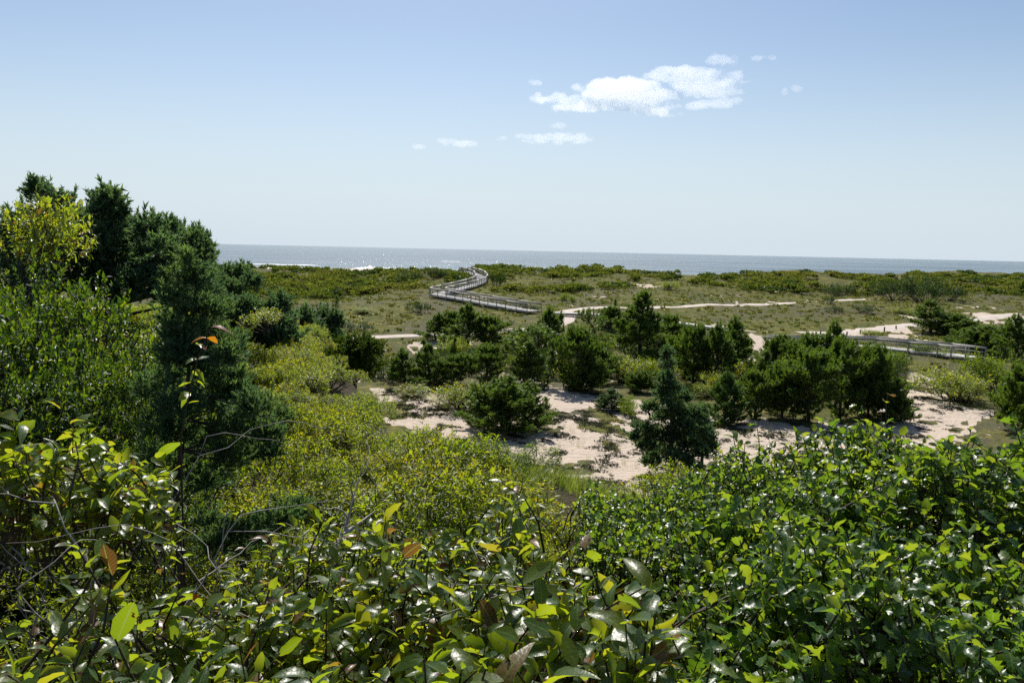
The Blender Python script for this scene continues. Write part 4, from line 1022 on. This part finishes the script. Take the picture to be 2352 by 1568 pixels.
# ------------------------------------------------------------------ shrubs on the slope
def slope_shrubs():
    protos = []
    for i in range(3):
        f, s = shrub_meshes(100 + i, M['sumac'], SMALL, 760, 11, .075, 1.0, .9, .22, 6); protos.append(('sumac', f, s))
    for i in range(2):
        f, s = shrub_meshes(120 + i, M['mixed'], SMALL, 760, 11, .062, 1.0, .9, .22, 6); protos.append(('mixed', f, s))
    first = {}
    def place(kind, x, y, r, label, group, hz=1.0, name='slope_shrub', rng=random):
        idx = [i for i, p in enumerate(protos) if p[0] == kind]; i = idx[rng.randrange(len(idx))]
        z = float(G(x, y)) - .05; rz = rng.uniform(0, 6.28)
        if i not in first:
            first[i] = make_shrub(name, protos[i][1], protos[i][2]); o = first[i]; o.location = (x, y, z); o.rotation_euler = (0, 0, rz); o.scale = (r, r, r * hz); o['label'] = label
            if group: o['group'] = group
            return o
        return dup(first[i], (x, y, z), rz, label, group, (r, r, r * hz))
    rng = np.random.default_rng(31); pts = []
    tries = 0
    while len(pts) < 190 and tries < 16000:
        tries += 1
        y = math.sqrt(rng.uniform(3.3 ** 2, 25 ** 2)); q = rng.uniform(-.62, .14); x = q * y
        ed = float(np.interp(x, [-60, -20, -10, -7, -5, -2.6, 0, 1.2, 3], [70, 50, 34, 26, 20.4, 13.6, 10.6, 9.0, 7.0])) + .3
        if y > ed: continue
        if q > -.015 and y > 7.4: continue       # grass patch
        if y < 3.7 and (q < -.25): continue
        r = rng.uniform(.6, 1.15) * (.7 if y < 6 else 1.0)
        if any((x - a) ** 2 + (y - b) ** 2 < (.62 * (r + c)) ** 2 for a, b, c in pts): continue
        pts.append((x, y, r))
    for (x, y, r) in pts:
        if x < -2.6 and y > 9.5: r = min(r, .72)
        n = float(fbm(x / 2.2, y / 2.2, 91, 2))
        if n > .41: place('sumac', x, y, r, 'yellow-green narrow-leaved shrub, one of many in the thicket covering the slope', 'yellow-green shrubs of the slope thicket', random.uniform(.75, 1.15))
        else: place('mixed', x, y, r * .95, 'deeper green small-leaved shrub within the slope thicket', 'green shrubs of the slope thicket', random.uniform(.7, 1.1))
    rr = np.random.default_rng(44); side = []
    while len(side) < 46:
        x, y = rr.uniform(1.2, 11), rr.uniform(-1, 12); r = rr.uniform(.6, 1.0)
        if float(G(x, y)) < 1.0 or (x < 3.4 and y < 5.4) or x / max(y, .1) < .16: continue
        if any((x - a) ** 2 + (y - b) ** 2 < (.6 * (r + c)) ** 2 for a, b, c in side) and rr.random() < .97: continue
        side.append((x, y, r)); place('mixed' if rr.random() < .6 else 'sumac', x, y, r * .9, 'low green shrub on the hillside falling away behind the holly', 'hillside shrubs behind the holly')
    # bayberry mound at left, cherry crown behind it
    f1, s1 = shrub_meshes(140, M['bayberry'], BROAD, 3000, 12, .042, 1.0, .95, .15, 16)
    for j, (x, y, z, r, hz, lab) in enumerate(((-4.75, 6.7, 8.4, 1.3, 1.42, 'big glossy bayberry mound at the left edge in front of the dark cedar'), (-3.6, 6.4, 8.3, .9, 1.42, 'lower right shoulder of glossy bayberry beside the young cedar'),
                                              (-3.55, 5.3, 8.0, .85, .95, 'small shaded bayberry in front of the big glossy mound'), (-2.95, 5.9, 8.1, .72, 1.3, 'low bayberry at the foot of the young cedar'))):
        if j == 0: o0 = make_shrub('bayberry_shrub', f1, s1); o0.location = (x, y, z); o0.scale = (r, r, r * hz); o0['label'] = lab
        else: dup(o0, (x, y, z), 2.1 * j, lab, None, (r, r, r * hz))
    f2, s2 = shrub_meshes(150, M['cherry'], CHERRY_LOW, 260, 9, .085, 1.0, .9, .4, 8)
    o1 = make_shrub('cherry_tree', f2, s2); o1['category'] = 'tree'; o1.location = (-5.15, 8.3, 9.98); o1.scale = (.72, .72, 1.15); o1['label'] = 'yellow-green cherry crown at the top left in front of the big cedar'
    for (px, py, d, r, lab) in ((610, 720, 17, .55, 'small yellow-green cherry clump behind the thin-trunked cedar'), (320, 770, 8.5, .5, 'sunlit cherry sprig between bayberry mound and young cedar'), (720, 860, 15, .5, 'bright green leafy shrub below the dark cedars'), (450, 860, 7.5, .45, 'bright yellow leaves showing behind the young cedar')):
        p = at(px, py, d); dup(o1, (p[0], p[1], p[2] - r * .6), px, lab, None, (r, r, r * .9)); 
slope_shrubs()

# ------------------------------------------------------------------ pines of the valley
def valley():
    PR = {}
    PR['bush'] = [make_tree('pine_tree', *pine_meshes(201 + i, 3.2, 3.8, M['pine'], 'bush', .26, 1.9)) for i in range(2)]
    PR['cone'] = [make_tree('pine_tree', *pine_meshes(211 + i, 5.0, 3.0, M['pine'], 'cone', .27, 1.35)) for i in range(2)]
    PR['round'] = [make_tree('pine_tree', *pine_meshes(221 + i, 4.6, 3.4, M['pine'], 'round', .27, 1.5)) for i in range(2)]
    PR['tall'] = [make_tree('pine_tree', *pine_meshes(231, 7.0, 4.4, M['pine'], 'cone', .3, 1.5))]
    PR['slim'] = [make_tree('pine_tree', *pine_meshes(241 + i, 4.0, 1.4, M['pine'], 'cone', .25, 1.0)) for i in range(2)]
    PR['pale'] = [make_tree('pine_tree', *pine_meshes(251, 3.6, 2.6, M['pine_pale'], 'cone', .3, 1.4))]
    PR['sparse'] = [make_tree('pine_tree', *pine_meshes(261, 5.0, 2.4, M['pine'], 'round', .28, .55, bare=.45, lean=(.12, 0)))]
    HW = {'bush': (3.2, 3.8), 'cone': (5.0, 3.0), 'round': (4.6, 3.4), 'tall': (7.0, 4.4), 'slim': (4.0, 1.4), 'pale': (3.6, 2.6), 'sparse': (5.0, 2.4)}
    def ext(r):
        me = [c for c in r.children if c.name.startswith(('crown', 'foliage'))][0].data
        if me.name not in EXT:
            V = np.empty(len(me.vertices) * 3, np.float32); me.vertices.foreach_get('co', V); V = V.reshape(-1, 3)
            EXT[me.name] = (float(np.percentile(V[:, 2], 99.7)), float(np.ptp(np.percentile(V[:, 0], [1.5, 98.5])) + np.ptp(np.percentile(V[:, 1], [1.5, 98.5]))) / 2)
        return EXT[me.name]
    EXT = {}
    used = set()
    def pine(kind, px, by, ty, wpx, label, group=None):
        p = ghit(px, by, 26); i = random.randrange(len(PR[kind])); pr = PR[kind][i]
        hh = (by - ty) * p[1] / FP * 1.0; ww = 1.06 * wpx * p[1] / FP
        h0, w0 = ext(pr); s = (ww / w0, ww / w0, hh / h0)
        if (kind, i) not in used:
            used.add((kind, i)); pr.location = p; pr.rotation_euler = (0, 0, random.uniform(0, 6.28)) if kind != 'sparse' else (0, 0, 0); pr.scale = s; pr['label'] = label; return pr
        return dup(pr, p, random.uniform(0, 6.28), label, group, s)
    T = [
        ('bush', 1160, 990, 868, 175, 'broad bushy pine alone on the sand in front of the pine belt'),
        ('cone', 1070, 802, 697, 95, 'conical pine with clear tiers just below the zigzag boardwalk'),
        ('cone', 1000, 782, 718, 60, 'small pine at the left end of the row below the zigzag boardwalk'),
        ('round', 1036, 782, 714, 60, 'dense pine left of the tiered conical pine'),
        ('round', 1128, 806, 724, 80, 'rounded pine right of the tiered conical pine'),
        ('cone', 930, 890, 800, 75, 'leftmost pine of the belt behind the slope thicket'),
        ('slim', 975, 855, 775, 36, 'slender pine with bare top above the leftmost belt pines'),
        ('cone', 985, 888, 790, 80, 'second pine from the left in the front belt'),
        ('slim', 1042, 850, 770, 22, 'thin spire pine standing up before the pale sand strip'),
        ('round', 1045, 885, 815, 75, 'low round pine behind the yellow shrub on the sand'),
        ('sparse', 1190, 880, 745, 115, 'loose tall pine with see-through crown behind the lone bushy pine'),
        ('round', 1120, 890, 790, 90, 'pine behind the left side of the lone bushy pine'),
        ('cone', 1218, 890, 785, 75, 'pine behind the right side of the lone bushy pine'),
        ('cone', 1250, 826, 706, 80, 'pointed pine just left of the path fork'),
        ('slim', 1285, 815, 716, 45, 'slim pine with two leaders below the path fork'),
        ('round', 1230, 830, 745, 80, 'bushy pine left under the pointed pine near the fork'),
        ('round', 1322, 896, 748, 95, 'tall dense pine at the back edge of the sandy clearing'),
        ('bush', 1345, 898, 815, 85, 'low dark pine at the foot of the tall dense one'),
        ('slim', 1270, 870, 800, 50, 'small pine left of the tall dense pine by the clearing'),
        ('sparse', 1371, 800, 707, 62, 'spindly leaning pine with bare trunk left of the tallest pine'),
        ('tall', 1482, 840, 670, 140, 'tallest pine of the valley, rising against the far meadow'),
        ('round', 1535, 815, 722, 70, 'dark pine leaning on the right flank of the tallest pine'),
        ('bush', 1405, 752, 704, 52, 'dark bushy pine beside the far path left of the tallest pine'),
        ('slim', 1415, 715, 686, 16, 'tiny pine standing right at the far path edge'),
        ('round', 1385, 880, 800, 70, 'shaded pine under the spindly leaning one'),
        ('round', 1590, 880, 742, 95, 'pine with many upright candles at the end of the plain boardwalk'),
        ('cone', 1640, 885, 740, 85, 'bright green pine in the middle of the right pine group'),
        ('cone', 1692, 868, 728, 85, 'blackish pointed pine at the back of the right pine group'),
        ('pale', 1660, 968, 852, 92, 'pale young pine in front, right of the pointed cedar'),
        ('round', 1735, 962, 848, 85, 'round pine at the front of the right group beside the pale young pine'),
        ('bush', 1800, 960, 830, 95, 'bushy front pine in the middle of the right group'),
        ('round', 1860, 970, 800, 120, 'largest front pine of the right group with rusty lower twigs'),
        ('round', 1930, 962, 775, 110, 'tall dense pine covering the left part of the railed right boardwalk'),
        ('bush', 1990, 955, 790, 110, 'wide pine at the right end of the group beside the sand'),
        ('bush', 2050, 968, 890, 80, 'low pine sprawling onto the sand at the right end of the group'),
        ('cone', 1915, 880, 738, 75, 'pointed pine rising across the rail of the right boardwalk'),
        ('round', 1860, 880, 765, 100, 'green pine behind the middle of the right group'),
        ('bush', 1790, 845, 770, 90, 'flat grey-green pine behind the right group by the sand patch'),
        ('slim', 1755, 900, 800, 50, 'slim pine between the blackish pine and the sand patch'),
        ('cone', 2140, 765, 690, 85, 'lone open pine above the bend of the sand road'),
        ('bush', 2195, 770, 722, 85, 'dark round pine shrub right of the lone open pine'),
        ('cone', 2330, 830, 722, 90, 'pine at the right frame edge above the yellow-green shrubs'),
        ('bush', 2270, 810, 748, 110, 'wide low pine thicket at the right end of the boardwalk'),
        ('bush', 2220, 795, 755, 80, 'small low pine where the right boardwalk disappears'),
        ('bush', 2350, 990, 830, 110, 'dark pine at the right edge beyond the holly'),
        ('slim', 2345, 680, 645, 18, 'single tiny conical pine on the far right meadow'),
        ('pale', 1410, 940, 892, 66, 'small pale pine seedling on the sand left of the pointed cedar'),
        ('slim', 770, 705, 678, 16, 'tiny pine in the meadow below the left dune thicket'),
        ('bush', 1470, 900, 850, 60, 'shaded bushy pine behind the small pale seedling'),
    ]
    for t in T: pine(*t)
    # broadleaf shrubs in the valley
    SH = {}
    f, s = shrub_meshes(300, M['sumac'], SMALL, 420, 9, .085, 1.0, .9, .3, 7); SH['y'] = make_shrub('valley_shrub', f, s)
    f, s = shrub_meshes(301, M['mixed'], SMALL, 420, 9, .085, 1.0, .9, .3, 7); SH['g'] = make_shrub('valley_shrub', f, s)
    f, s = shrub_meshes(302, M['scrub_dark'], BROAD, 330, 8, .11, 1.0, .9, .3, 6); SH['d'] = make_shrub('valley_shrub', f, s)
    seen = set()
    def shrub(k, px, by, ty, wpx, label):
        p = ghit(px, by, 24); pr = SH[k]; h0, w0 = ext(pr); ww = wpx * 1.08 * p[1] / FP / w0; hh = (by - ty) * p[1] / FP / h0; p[2] -= .05
        if k not in seen: seen.add(k); pr.location = p; pr.scale = (ww, ww, hh); pr['label'] = label; return
        dup(pr, p, random.uniform(0, 6.28), label, None, (ww, ww, hh))
    for t in (
        ('y', 1060, 935, 872, 115, 'yellow-green shrub on the sand left of the lone bushy pine'),
        ('y', 960, 912, 882, 80, 'low yellowish shrub between slope thicket and sand'),
        ('y', 1300, 890, 822, 66, 'yellow-green bush glowing between two dark pines behind the clearing'),
        ('y', 1430, 880, 815, 105, 'broad yellow-green bush left of the pointed cedar tip'),
        ('g', 1490, 885, 820, 60, 'greyish green bush behind the pointed cedar'),
        ('g', 1430, 955, 905, 60, 'rounded green bush at the sand edge beside the pale seedling'),
        ('y', 1830, 880, 830, 66, 'yellowish bush amid the right pine group'),
        ('y', 1570, 870, 828, 60, 'bright shrub under the pine with upright candles'),
        ('y', 2215, 925, 850, 165, 'round olive shrub with yellow leaves on the sand at right'),
        ('g', 2295, 900, 805, 150, 'larger olive shrub behind the round one at the right edge'),
        ('g', 2110, 815, 785, 90, 'low grey-green bush in front of the right boardwalk end'),
        ('g', 2050, 850, 800, 100, 'flat heathy bush below the right boardwalk'),
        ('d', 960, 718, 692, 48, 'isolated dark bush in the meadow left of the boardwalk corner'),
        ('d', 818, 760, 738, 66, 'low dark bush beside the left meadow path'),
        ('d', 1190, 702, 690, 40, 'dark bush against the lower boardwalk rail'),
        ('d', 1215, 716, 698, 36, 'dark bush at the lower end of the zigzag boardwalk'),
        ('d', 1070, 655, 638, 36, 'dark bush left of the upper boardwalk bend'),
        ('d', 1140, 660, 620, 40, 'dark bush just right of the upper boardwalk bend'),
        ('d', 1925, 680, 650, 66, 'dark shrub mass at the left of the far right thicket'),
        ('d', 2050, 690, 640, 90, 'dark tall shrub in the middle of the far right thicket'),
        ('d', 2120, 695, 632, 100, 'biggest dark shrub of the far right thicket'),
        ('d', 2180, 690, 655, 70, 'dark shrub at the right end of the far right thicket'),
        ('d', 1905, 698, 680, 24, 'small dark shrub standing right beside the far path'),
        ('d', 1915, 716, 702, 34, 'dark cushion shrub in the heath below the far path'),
        ('d', 1985, 718, 700, 50, 'dark low shrubs below the far right thicket'),
        ('y', 2060, 720, 706, 50, 'green low shrub right of the dark heath shrubs'),
        ('g', 1690, 758, 740, 56, 'green mat shrub in the heath beyond the plain boardwalk'),
        ('y', 1990, 772, 755, 44, 'yellow-green mat shrub beside the sand road posts'),
        ('g', 1290, 690, 670, 30, 'small round shrub above the path fork'),
        ('g', 1320, 695, 678, 30, 'green shrub just behind the path fork'),
        ('y', 1530, 665, 645, 40, 'bright round shrub right of the far sand blowout'),
        ('d', 940, 650, 620, 60, 'dark bush on the dune left of the boardwalk'),
        ('d', 1000, 640, 614, 50, 'dark crest bush left of the boardwalk top'),
        ('y', 840, 720, 705, 40, 'small green tuft bush in the left meadow'),
    ): shrub(*t)
    rr = np.random.default_rng(909); n = 0
    while n < 95:
        px = rr.uniform(880, 2080); base = np.interp(px, [880, 1000, 1100, 1230, 1400, 1500, 1700, 2080], [885, 888, 890, 880, 880, 905, 940, 945])
        py = rr.uniform(790 if px < 1700 else 840, base - 4)
        if 1230 < px < 1275 and py < 840: continue
        if px < 1090 and py < 826: continue
        if 1720 < px < 1800 and py < 850: continue
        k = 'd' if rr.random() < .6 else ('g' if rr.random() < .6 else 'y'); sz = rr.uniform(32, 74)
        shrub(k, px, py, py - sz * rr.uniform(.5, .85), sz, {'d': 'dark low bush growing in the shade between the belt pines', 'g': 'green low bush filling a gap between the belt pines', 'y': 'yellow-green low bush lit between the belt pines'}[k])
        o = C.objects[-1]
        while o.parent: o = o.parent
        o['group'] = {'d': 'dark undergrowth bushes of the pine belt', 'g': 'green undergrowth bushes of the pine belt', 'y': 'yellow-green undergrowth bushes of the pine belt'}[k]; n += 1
valley()

# ------------------------------------------------------------------ far dune scrub
def far_scrub():
    rng = np.random.default_rng(61)
    def mini(seed, mat, n=90, r=.16):
        rr = np.random.default_rng(seed); lumps = 5
        lc = np.column_stack([rr.normal(size=(lumps, 2)) * .42, rr.uniform(.2, .5, lumps)]); k = rr.integers(0, lumps, n)
        d = rvec(n, rr); d[:, 2] = np.abs(d[:, 2]); O = lc[k] + d * rr.uniform(.3, .55, n)[:, None] * [1, 1, .9]; O[:, 2] = np.maximum(O[:, 2], .02)
        B = basis(norm(d + rr.normal(size=(n, 3)) * .6), rvec(n, rr)); S = r * rr.uniform(.7, 1.5, n)
        T = np.array([[-.62, -.45, 0], [.62, -.4, .12], [0, .8, -.05]]); F = np.array([[0, 1, 2]]); uv = np.array([[-1, 0], [1, 0], [0, 1]]) * 1.0
        return T, F, uv, O, B, S
    minis = [mini(700 + i, None, 150, .19) for i in range(6)]; big = [mini(740 + i, None, 165, .16) for i in range(6)]; tiny = [mini(720 + i, None, 26, .42) for i in range(4)]
    def field(n, ydist, keep, rsize, mat, name, labels=None):
        a = Acc(); minis = tiny if name == 'low_meadow_plants' else big
        y = ydist(n); q = rng.uniform(-.78, .80, n); x = q * y
        k = keep(x, y); x, y = x[k], y[k]; z = G(x, y)
        r = rsize(len(x)); vb = rng.random(len(x))
        for i, mn in enumerate(minis):
            T, F, uv, O, B, S = mn
            idx = np.nonzero(np.arange(len(x)) % len(minis) == i)[0]
            if len(idx) == 0: continue
            th = rng.uniform(0, 6.28, len(idx)); c, s_ = np.cos(th), np.sin(th)
            Rz = np.zeros((len(idx), 3, 3)); Rz[:, 0, 0] = c; Rz[:, 0, 1] = -s_; Rz[:, 1, 0] = s_; Rz[:, 1, 1] = c; Rz[:, 2, 2] = 1
            rr = r[idx]
            OO = np.einsum('nij,kj->nki', Rz, O) * rr[:, None, None] * np.array([1, 1, .8]) + np.stack([x[idx], y[idx], z[idx] - .05], -1)[:, None]
            BB = np.einsum('nij,kjl->nkil', Rz, B)
            SS = rr[:, None] * S[None]
            var = np.clip(vb[idx][:, None] + rng.normal(size=SS.shape) * .18, 0, 1)
            a.inst((T, F, uv), OO.reshape(-1, 3), BB.reshape(-1, 3, 3), SS.reshape(-1), var.reshape(-1))
        o = obj(name, a.mesh(name, mat)); o['kind'] = 'stuff'; return o
    wl = WALK_A[:, :2]
    def offwalk(x, y, m_=2.2):
        ok = np.ones(len(x), bool)
        for W in (wl, np.array(MID)[:, :2], np.array(WALK_B)[:, :2], *[p[::6] for p in PATHS]):
            Q = np.concatenate([np.linspace(W[i], W[i + 1], 8) for i in range(len(W) - 1)])
            for c0 in range(0, len(x), 4000):
                sl = slice(c0, c0 + 4000); ok[sl] &= (np.hypot(x[sl, None] - Q[:, 0], y[sl, None] - Q[:, 1]).min(1) > m_)
        return ok
    def k1(x, y):
        q = x / y
        ys = y - np.interp(q, [-.4, 0, .4], [-8, 0, 25])
        n = fbm(x / 16, y / 22, 81, 3)
        edge = np.interp(q, [-.5, -.3, -.1, 0, .15, .3, .5], [112, 126, 140, 140, 148, 146, 140])
        return (ys < 224) & (ys + (n - .5) * 50 > edge) & ((n > .46) | ((q < -.12) & (n > .36)) | ((ys > 192) & (n > .34))) & offwalk(x, y)
    def shr(lo, hi): return lambda n: lo + (hi - lo) * rng.random(n) ** 1.8
    field(4900, lambda n: rng.uniform(112, 226, n), k1, shr(.5, 2.4), M['scrub'], 'dune_scrub')
    def k2(x, y): return k1(x, y) & (fbm(x / 9, y / 9, 95, 3) > .55)
    field(1500, lambda n: rng.uniform(116, 226, n), k2, shr(.9, 2.1), M['scrub_dark'], 'dark_dune_scrub')
    # low cushions over the meadow and heath
    def k3(x, y):
        s = sandmask(x, y); return (s < .35) & offwalk(x, y, 1.4) & (G(x, y) < 7) & (y > 62)
    field(9500, lambda n: np.sqrt(rng.uniform(64 ** 2, 190 ** 2, n)), k3, lambda n: rng.uniform(.12, .5, n) ** 1.0, M['turf'], 'low_meadow_plants')
    # meadow grass
    T = np.array([[-.02, 0, 0], [.02, 0, 0], [.0, .12, 1.0], [.2, 0, 0], [.24, .02, 0], [.34, -.1, .9], [-.2, .1, 0], [-.17, .1, 0], [-.3, .2, .8], [.05, .3, 0], [.08, .3, 0], [.1, .5, .85], [-.05, -.3, 0], [-.02, -.3, 0], [-.12, -.45, .95]])
    F = np.arange(15).reshape(5, 3); uv = np.tile([[-1, 0], [1, 0], [0, 1]], (5, 1)) * 1.0
    def grass(n, lo, hi, keep, hgt, name, wid=1.0, q0=-.75, q1=.75, mat='grass'):
        y = np.sqrt(rng.uniform(lo ** 2, hi ** 2, n)); x = rng.uniform(q0, q1, n) * y; k = keep(x, y); x, y = x[k], y[k]
        th = rng.uniform(0, 6.28, len(x)); c, s_ = np.cos(th), np.sin(th); B = np.zeros((len(x), 3, 3)); B[:, 0, 0] = c; B[:, 0, 1] = -s_; B[:, 1, 0] = s_; B[:, 1, 1] = c; B[:, 2, 2] = 1
        h = hgt * rng.uniform(.6, 1.3, len(x)); a = Acc(); a.inst((T, F, uv), np.stack([x, y, G(x, y) - .02], -1), B, np.stack([h * wid, h * wid, h], -1))
        o = obj(name, a.mesh(name, M[mat])); o['kind'] = 'stuff'
    def k4(x, y): return (sandmask(x, y) < .4) & offwalk(x, y, 1.3) & (fbm(x / 11, y / 15, 66, 3) > .42) & (y > 60)
    grass(46000, 62, 215, k4, .38, 'meadow_grass', 2.4)
    def k5(x, y): return (fbm(x / 1.6, y / 1.6, 67, 3) > .56) & (G(x, y) < 3)
    grass(1700, 28, 48, k5, .45, 'beach_grass', .7, -.05, .45)
    # grass patch on the near slope, right of the thicket: individual blades
    n = 15000
    y = rng.uniform(6.0, 14.5, n); q = rng.uniform(-.05, .2, n) + (14 - y) * .004; x = q * y
    k = fbm(x / .7, y / .7, 68, 3) > .36; x, y = x[k], y[k]; n = len(x)
    b = np.stack([x, y, G(x, y) - .02], -1); hh = rng.uniform(.22, .52, n); lean = rng.normal(size=(n, 2)) * .35 + [.25, -.1]
    ts = np.array([0, .35, .7, 1.0]); wv = np.array([1, .9, .6, 0]) * .004
    ctr = b[:, None] + np.stack([lean[:, 0:1] * ts ** 2 * hh[:, None], lean[:, 1:2] * ts ** 2 * hh[:, None], hh[:, None] * (ts - .25 * ts ** 3)], -1)
    sd_ = norm(rng.normal(size=(n, 3)) * [1, 1, .05])
    Lf = ctr - sd_[:, None] * wv[None, :, None]; Rg = ctr + sd_[:, None] * wv[None, :, None]
    V = np.stack([Lf, Rg], 2).reshape(n, 8, 3); f0 = []
    for i in range(3): f0 += [[2 * i, 2 * i + 1, 2 * i + 3], [2 * i, 2 * i + 3, 2 * i + 2]]
    Fa = (np.array(f0)[None] + (np.arange(n) * 8)[:, None, None]).reshape(-1, 3)
    lf = np.zeros((n, 8, 3)); lf[:, :, 1] = np.repeat(ts, 2)[None]; lf[:, :, 2] = rng.random(n)[:, None]
    a = Acc(); a.raw(V.reshape(-1, 3), Fa, lf.reshape(-1, 3)); o = obj('slope_grass', a.mesh('slope_grass', M['lush_grass'])); o['kind'] = 'stuff'
far_scrub()

# ------------------------------------------------------------------ heather cushions on the sand
def heather():
    rng = np.random.default_rng(71)
    T = tuft(7, 1.0, .085, .55, 3, .2); mes = []
    for i in range(5):
        rr = np.random.default_rng(800 + i); n = 130
        lumps = rr.normal(size=(5, 2)) * .42; k = rr.integers(0, 5, n); off = rr.normal(size=(n, 2)) * .22
        xy = lumps[k] + off; z = np.clip(.26 - .25 * (off ** 2).sum(1) * 4, .02, .3) * rr.uniform(.6, 1.1, n)
        O = np.column_stack([xy, z * .35]); Y = np.column_stack([off * 1.6, np.ones(n) * .55]) + rr.normal(size=(n, 3)) * .2
        a = Acc(); a.inst(T, O, basis(Y, rvec(n, rr)), rr.uniform(.14, .24, n)); mes.append(a.mesh('heather_clump', M['heather']))
    pts = []
    tries = 0
    while len(pts) < 400 and tries < 40000:
        tries += 1
        y = math.sqrt(rng.uniform(30 ** 2, 72 ** 2)); x = rng.uniform(-.16, .62) * y
        ax, ay = np.array([x]), np.array([y])
        if not any(inpoly(ax, ay, p)[0] for p in CLEAR): continue
        s = sandmask(ax, ay)[0]
        if rng.random() > (.95 if s < .6 else .10): continue
        if float(G(x, y)) > 1.4: continue
        r = rng.uniform(.22, .75)
        if any((x - a) ** 2 + (y - b) ** 2 < (.5 * (r + c)) ** 2 for a, b, c in pts): continue
        pts.append((x, y, r))
    pts.sort(key=lambda p: p[1] / p[2])
    rest = Acc()
    for i, (x, y, r) in enumerate(pts):
        if i < 300:
            o = obj('heather_clump', mes[int(rng.integers(5))], None, (x, y, float(G(x, y)) - .02)); o.rotation_euler = (0, 0, rng.uniform(0, 6.28)); o.scale = (r * 1.3, r, r * .75)
            tag(o, 'low grey-green heather cushion growing on the pale sand clearing', 'heather', 'heather cushions scattered over the sand clearing')
        else:
            me = mes[int(rng.integers(5))]; V = np.empty(len(me.vertices) * 3, np.float32); me.vertices.foreach_get('co', V); V = V.reshape(-1, 3) * [r * 1.3, r, r * .75] + [x, y, float(G(x, y)) - .02]
            rest.raw(V, np.arange(len(V)).reshape(-1, 3))
    if rest.V:
        o = obj('small_heather', rest.mesh('small_heather', M['heather'])); o['kind'] = 'stuff'
heather()
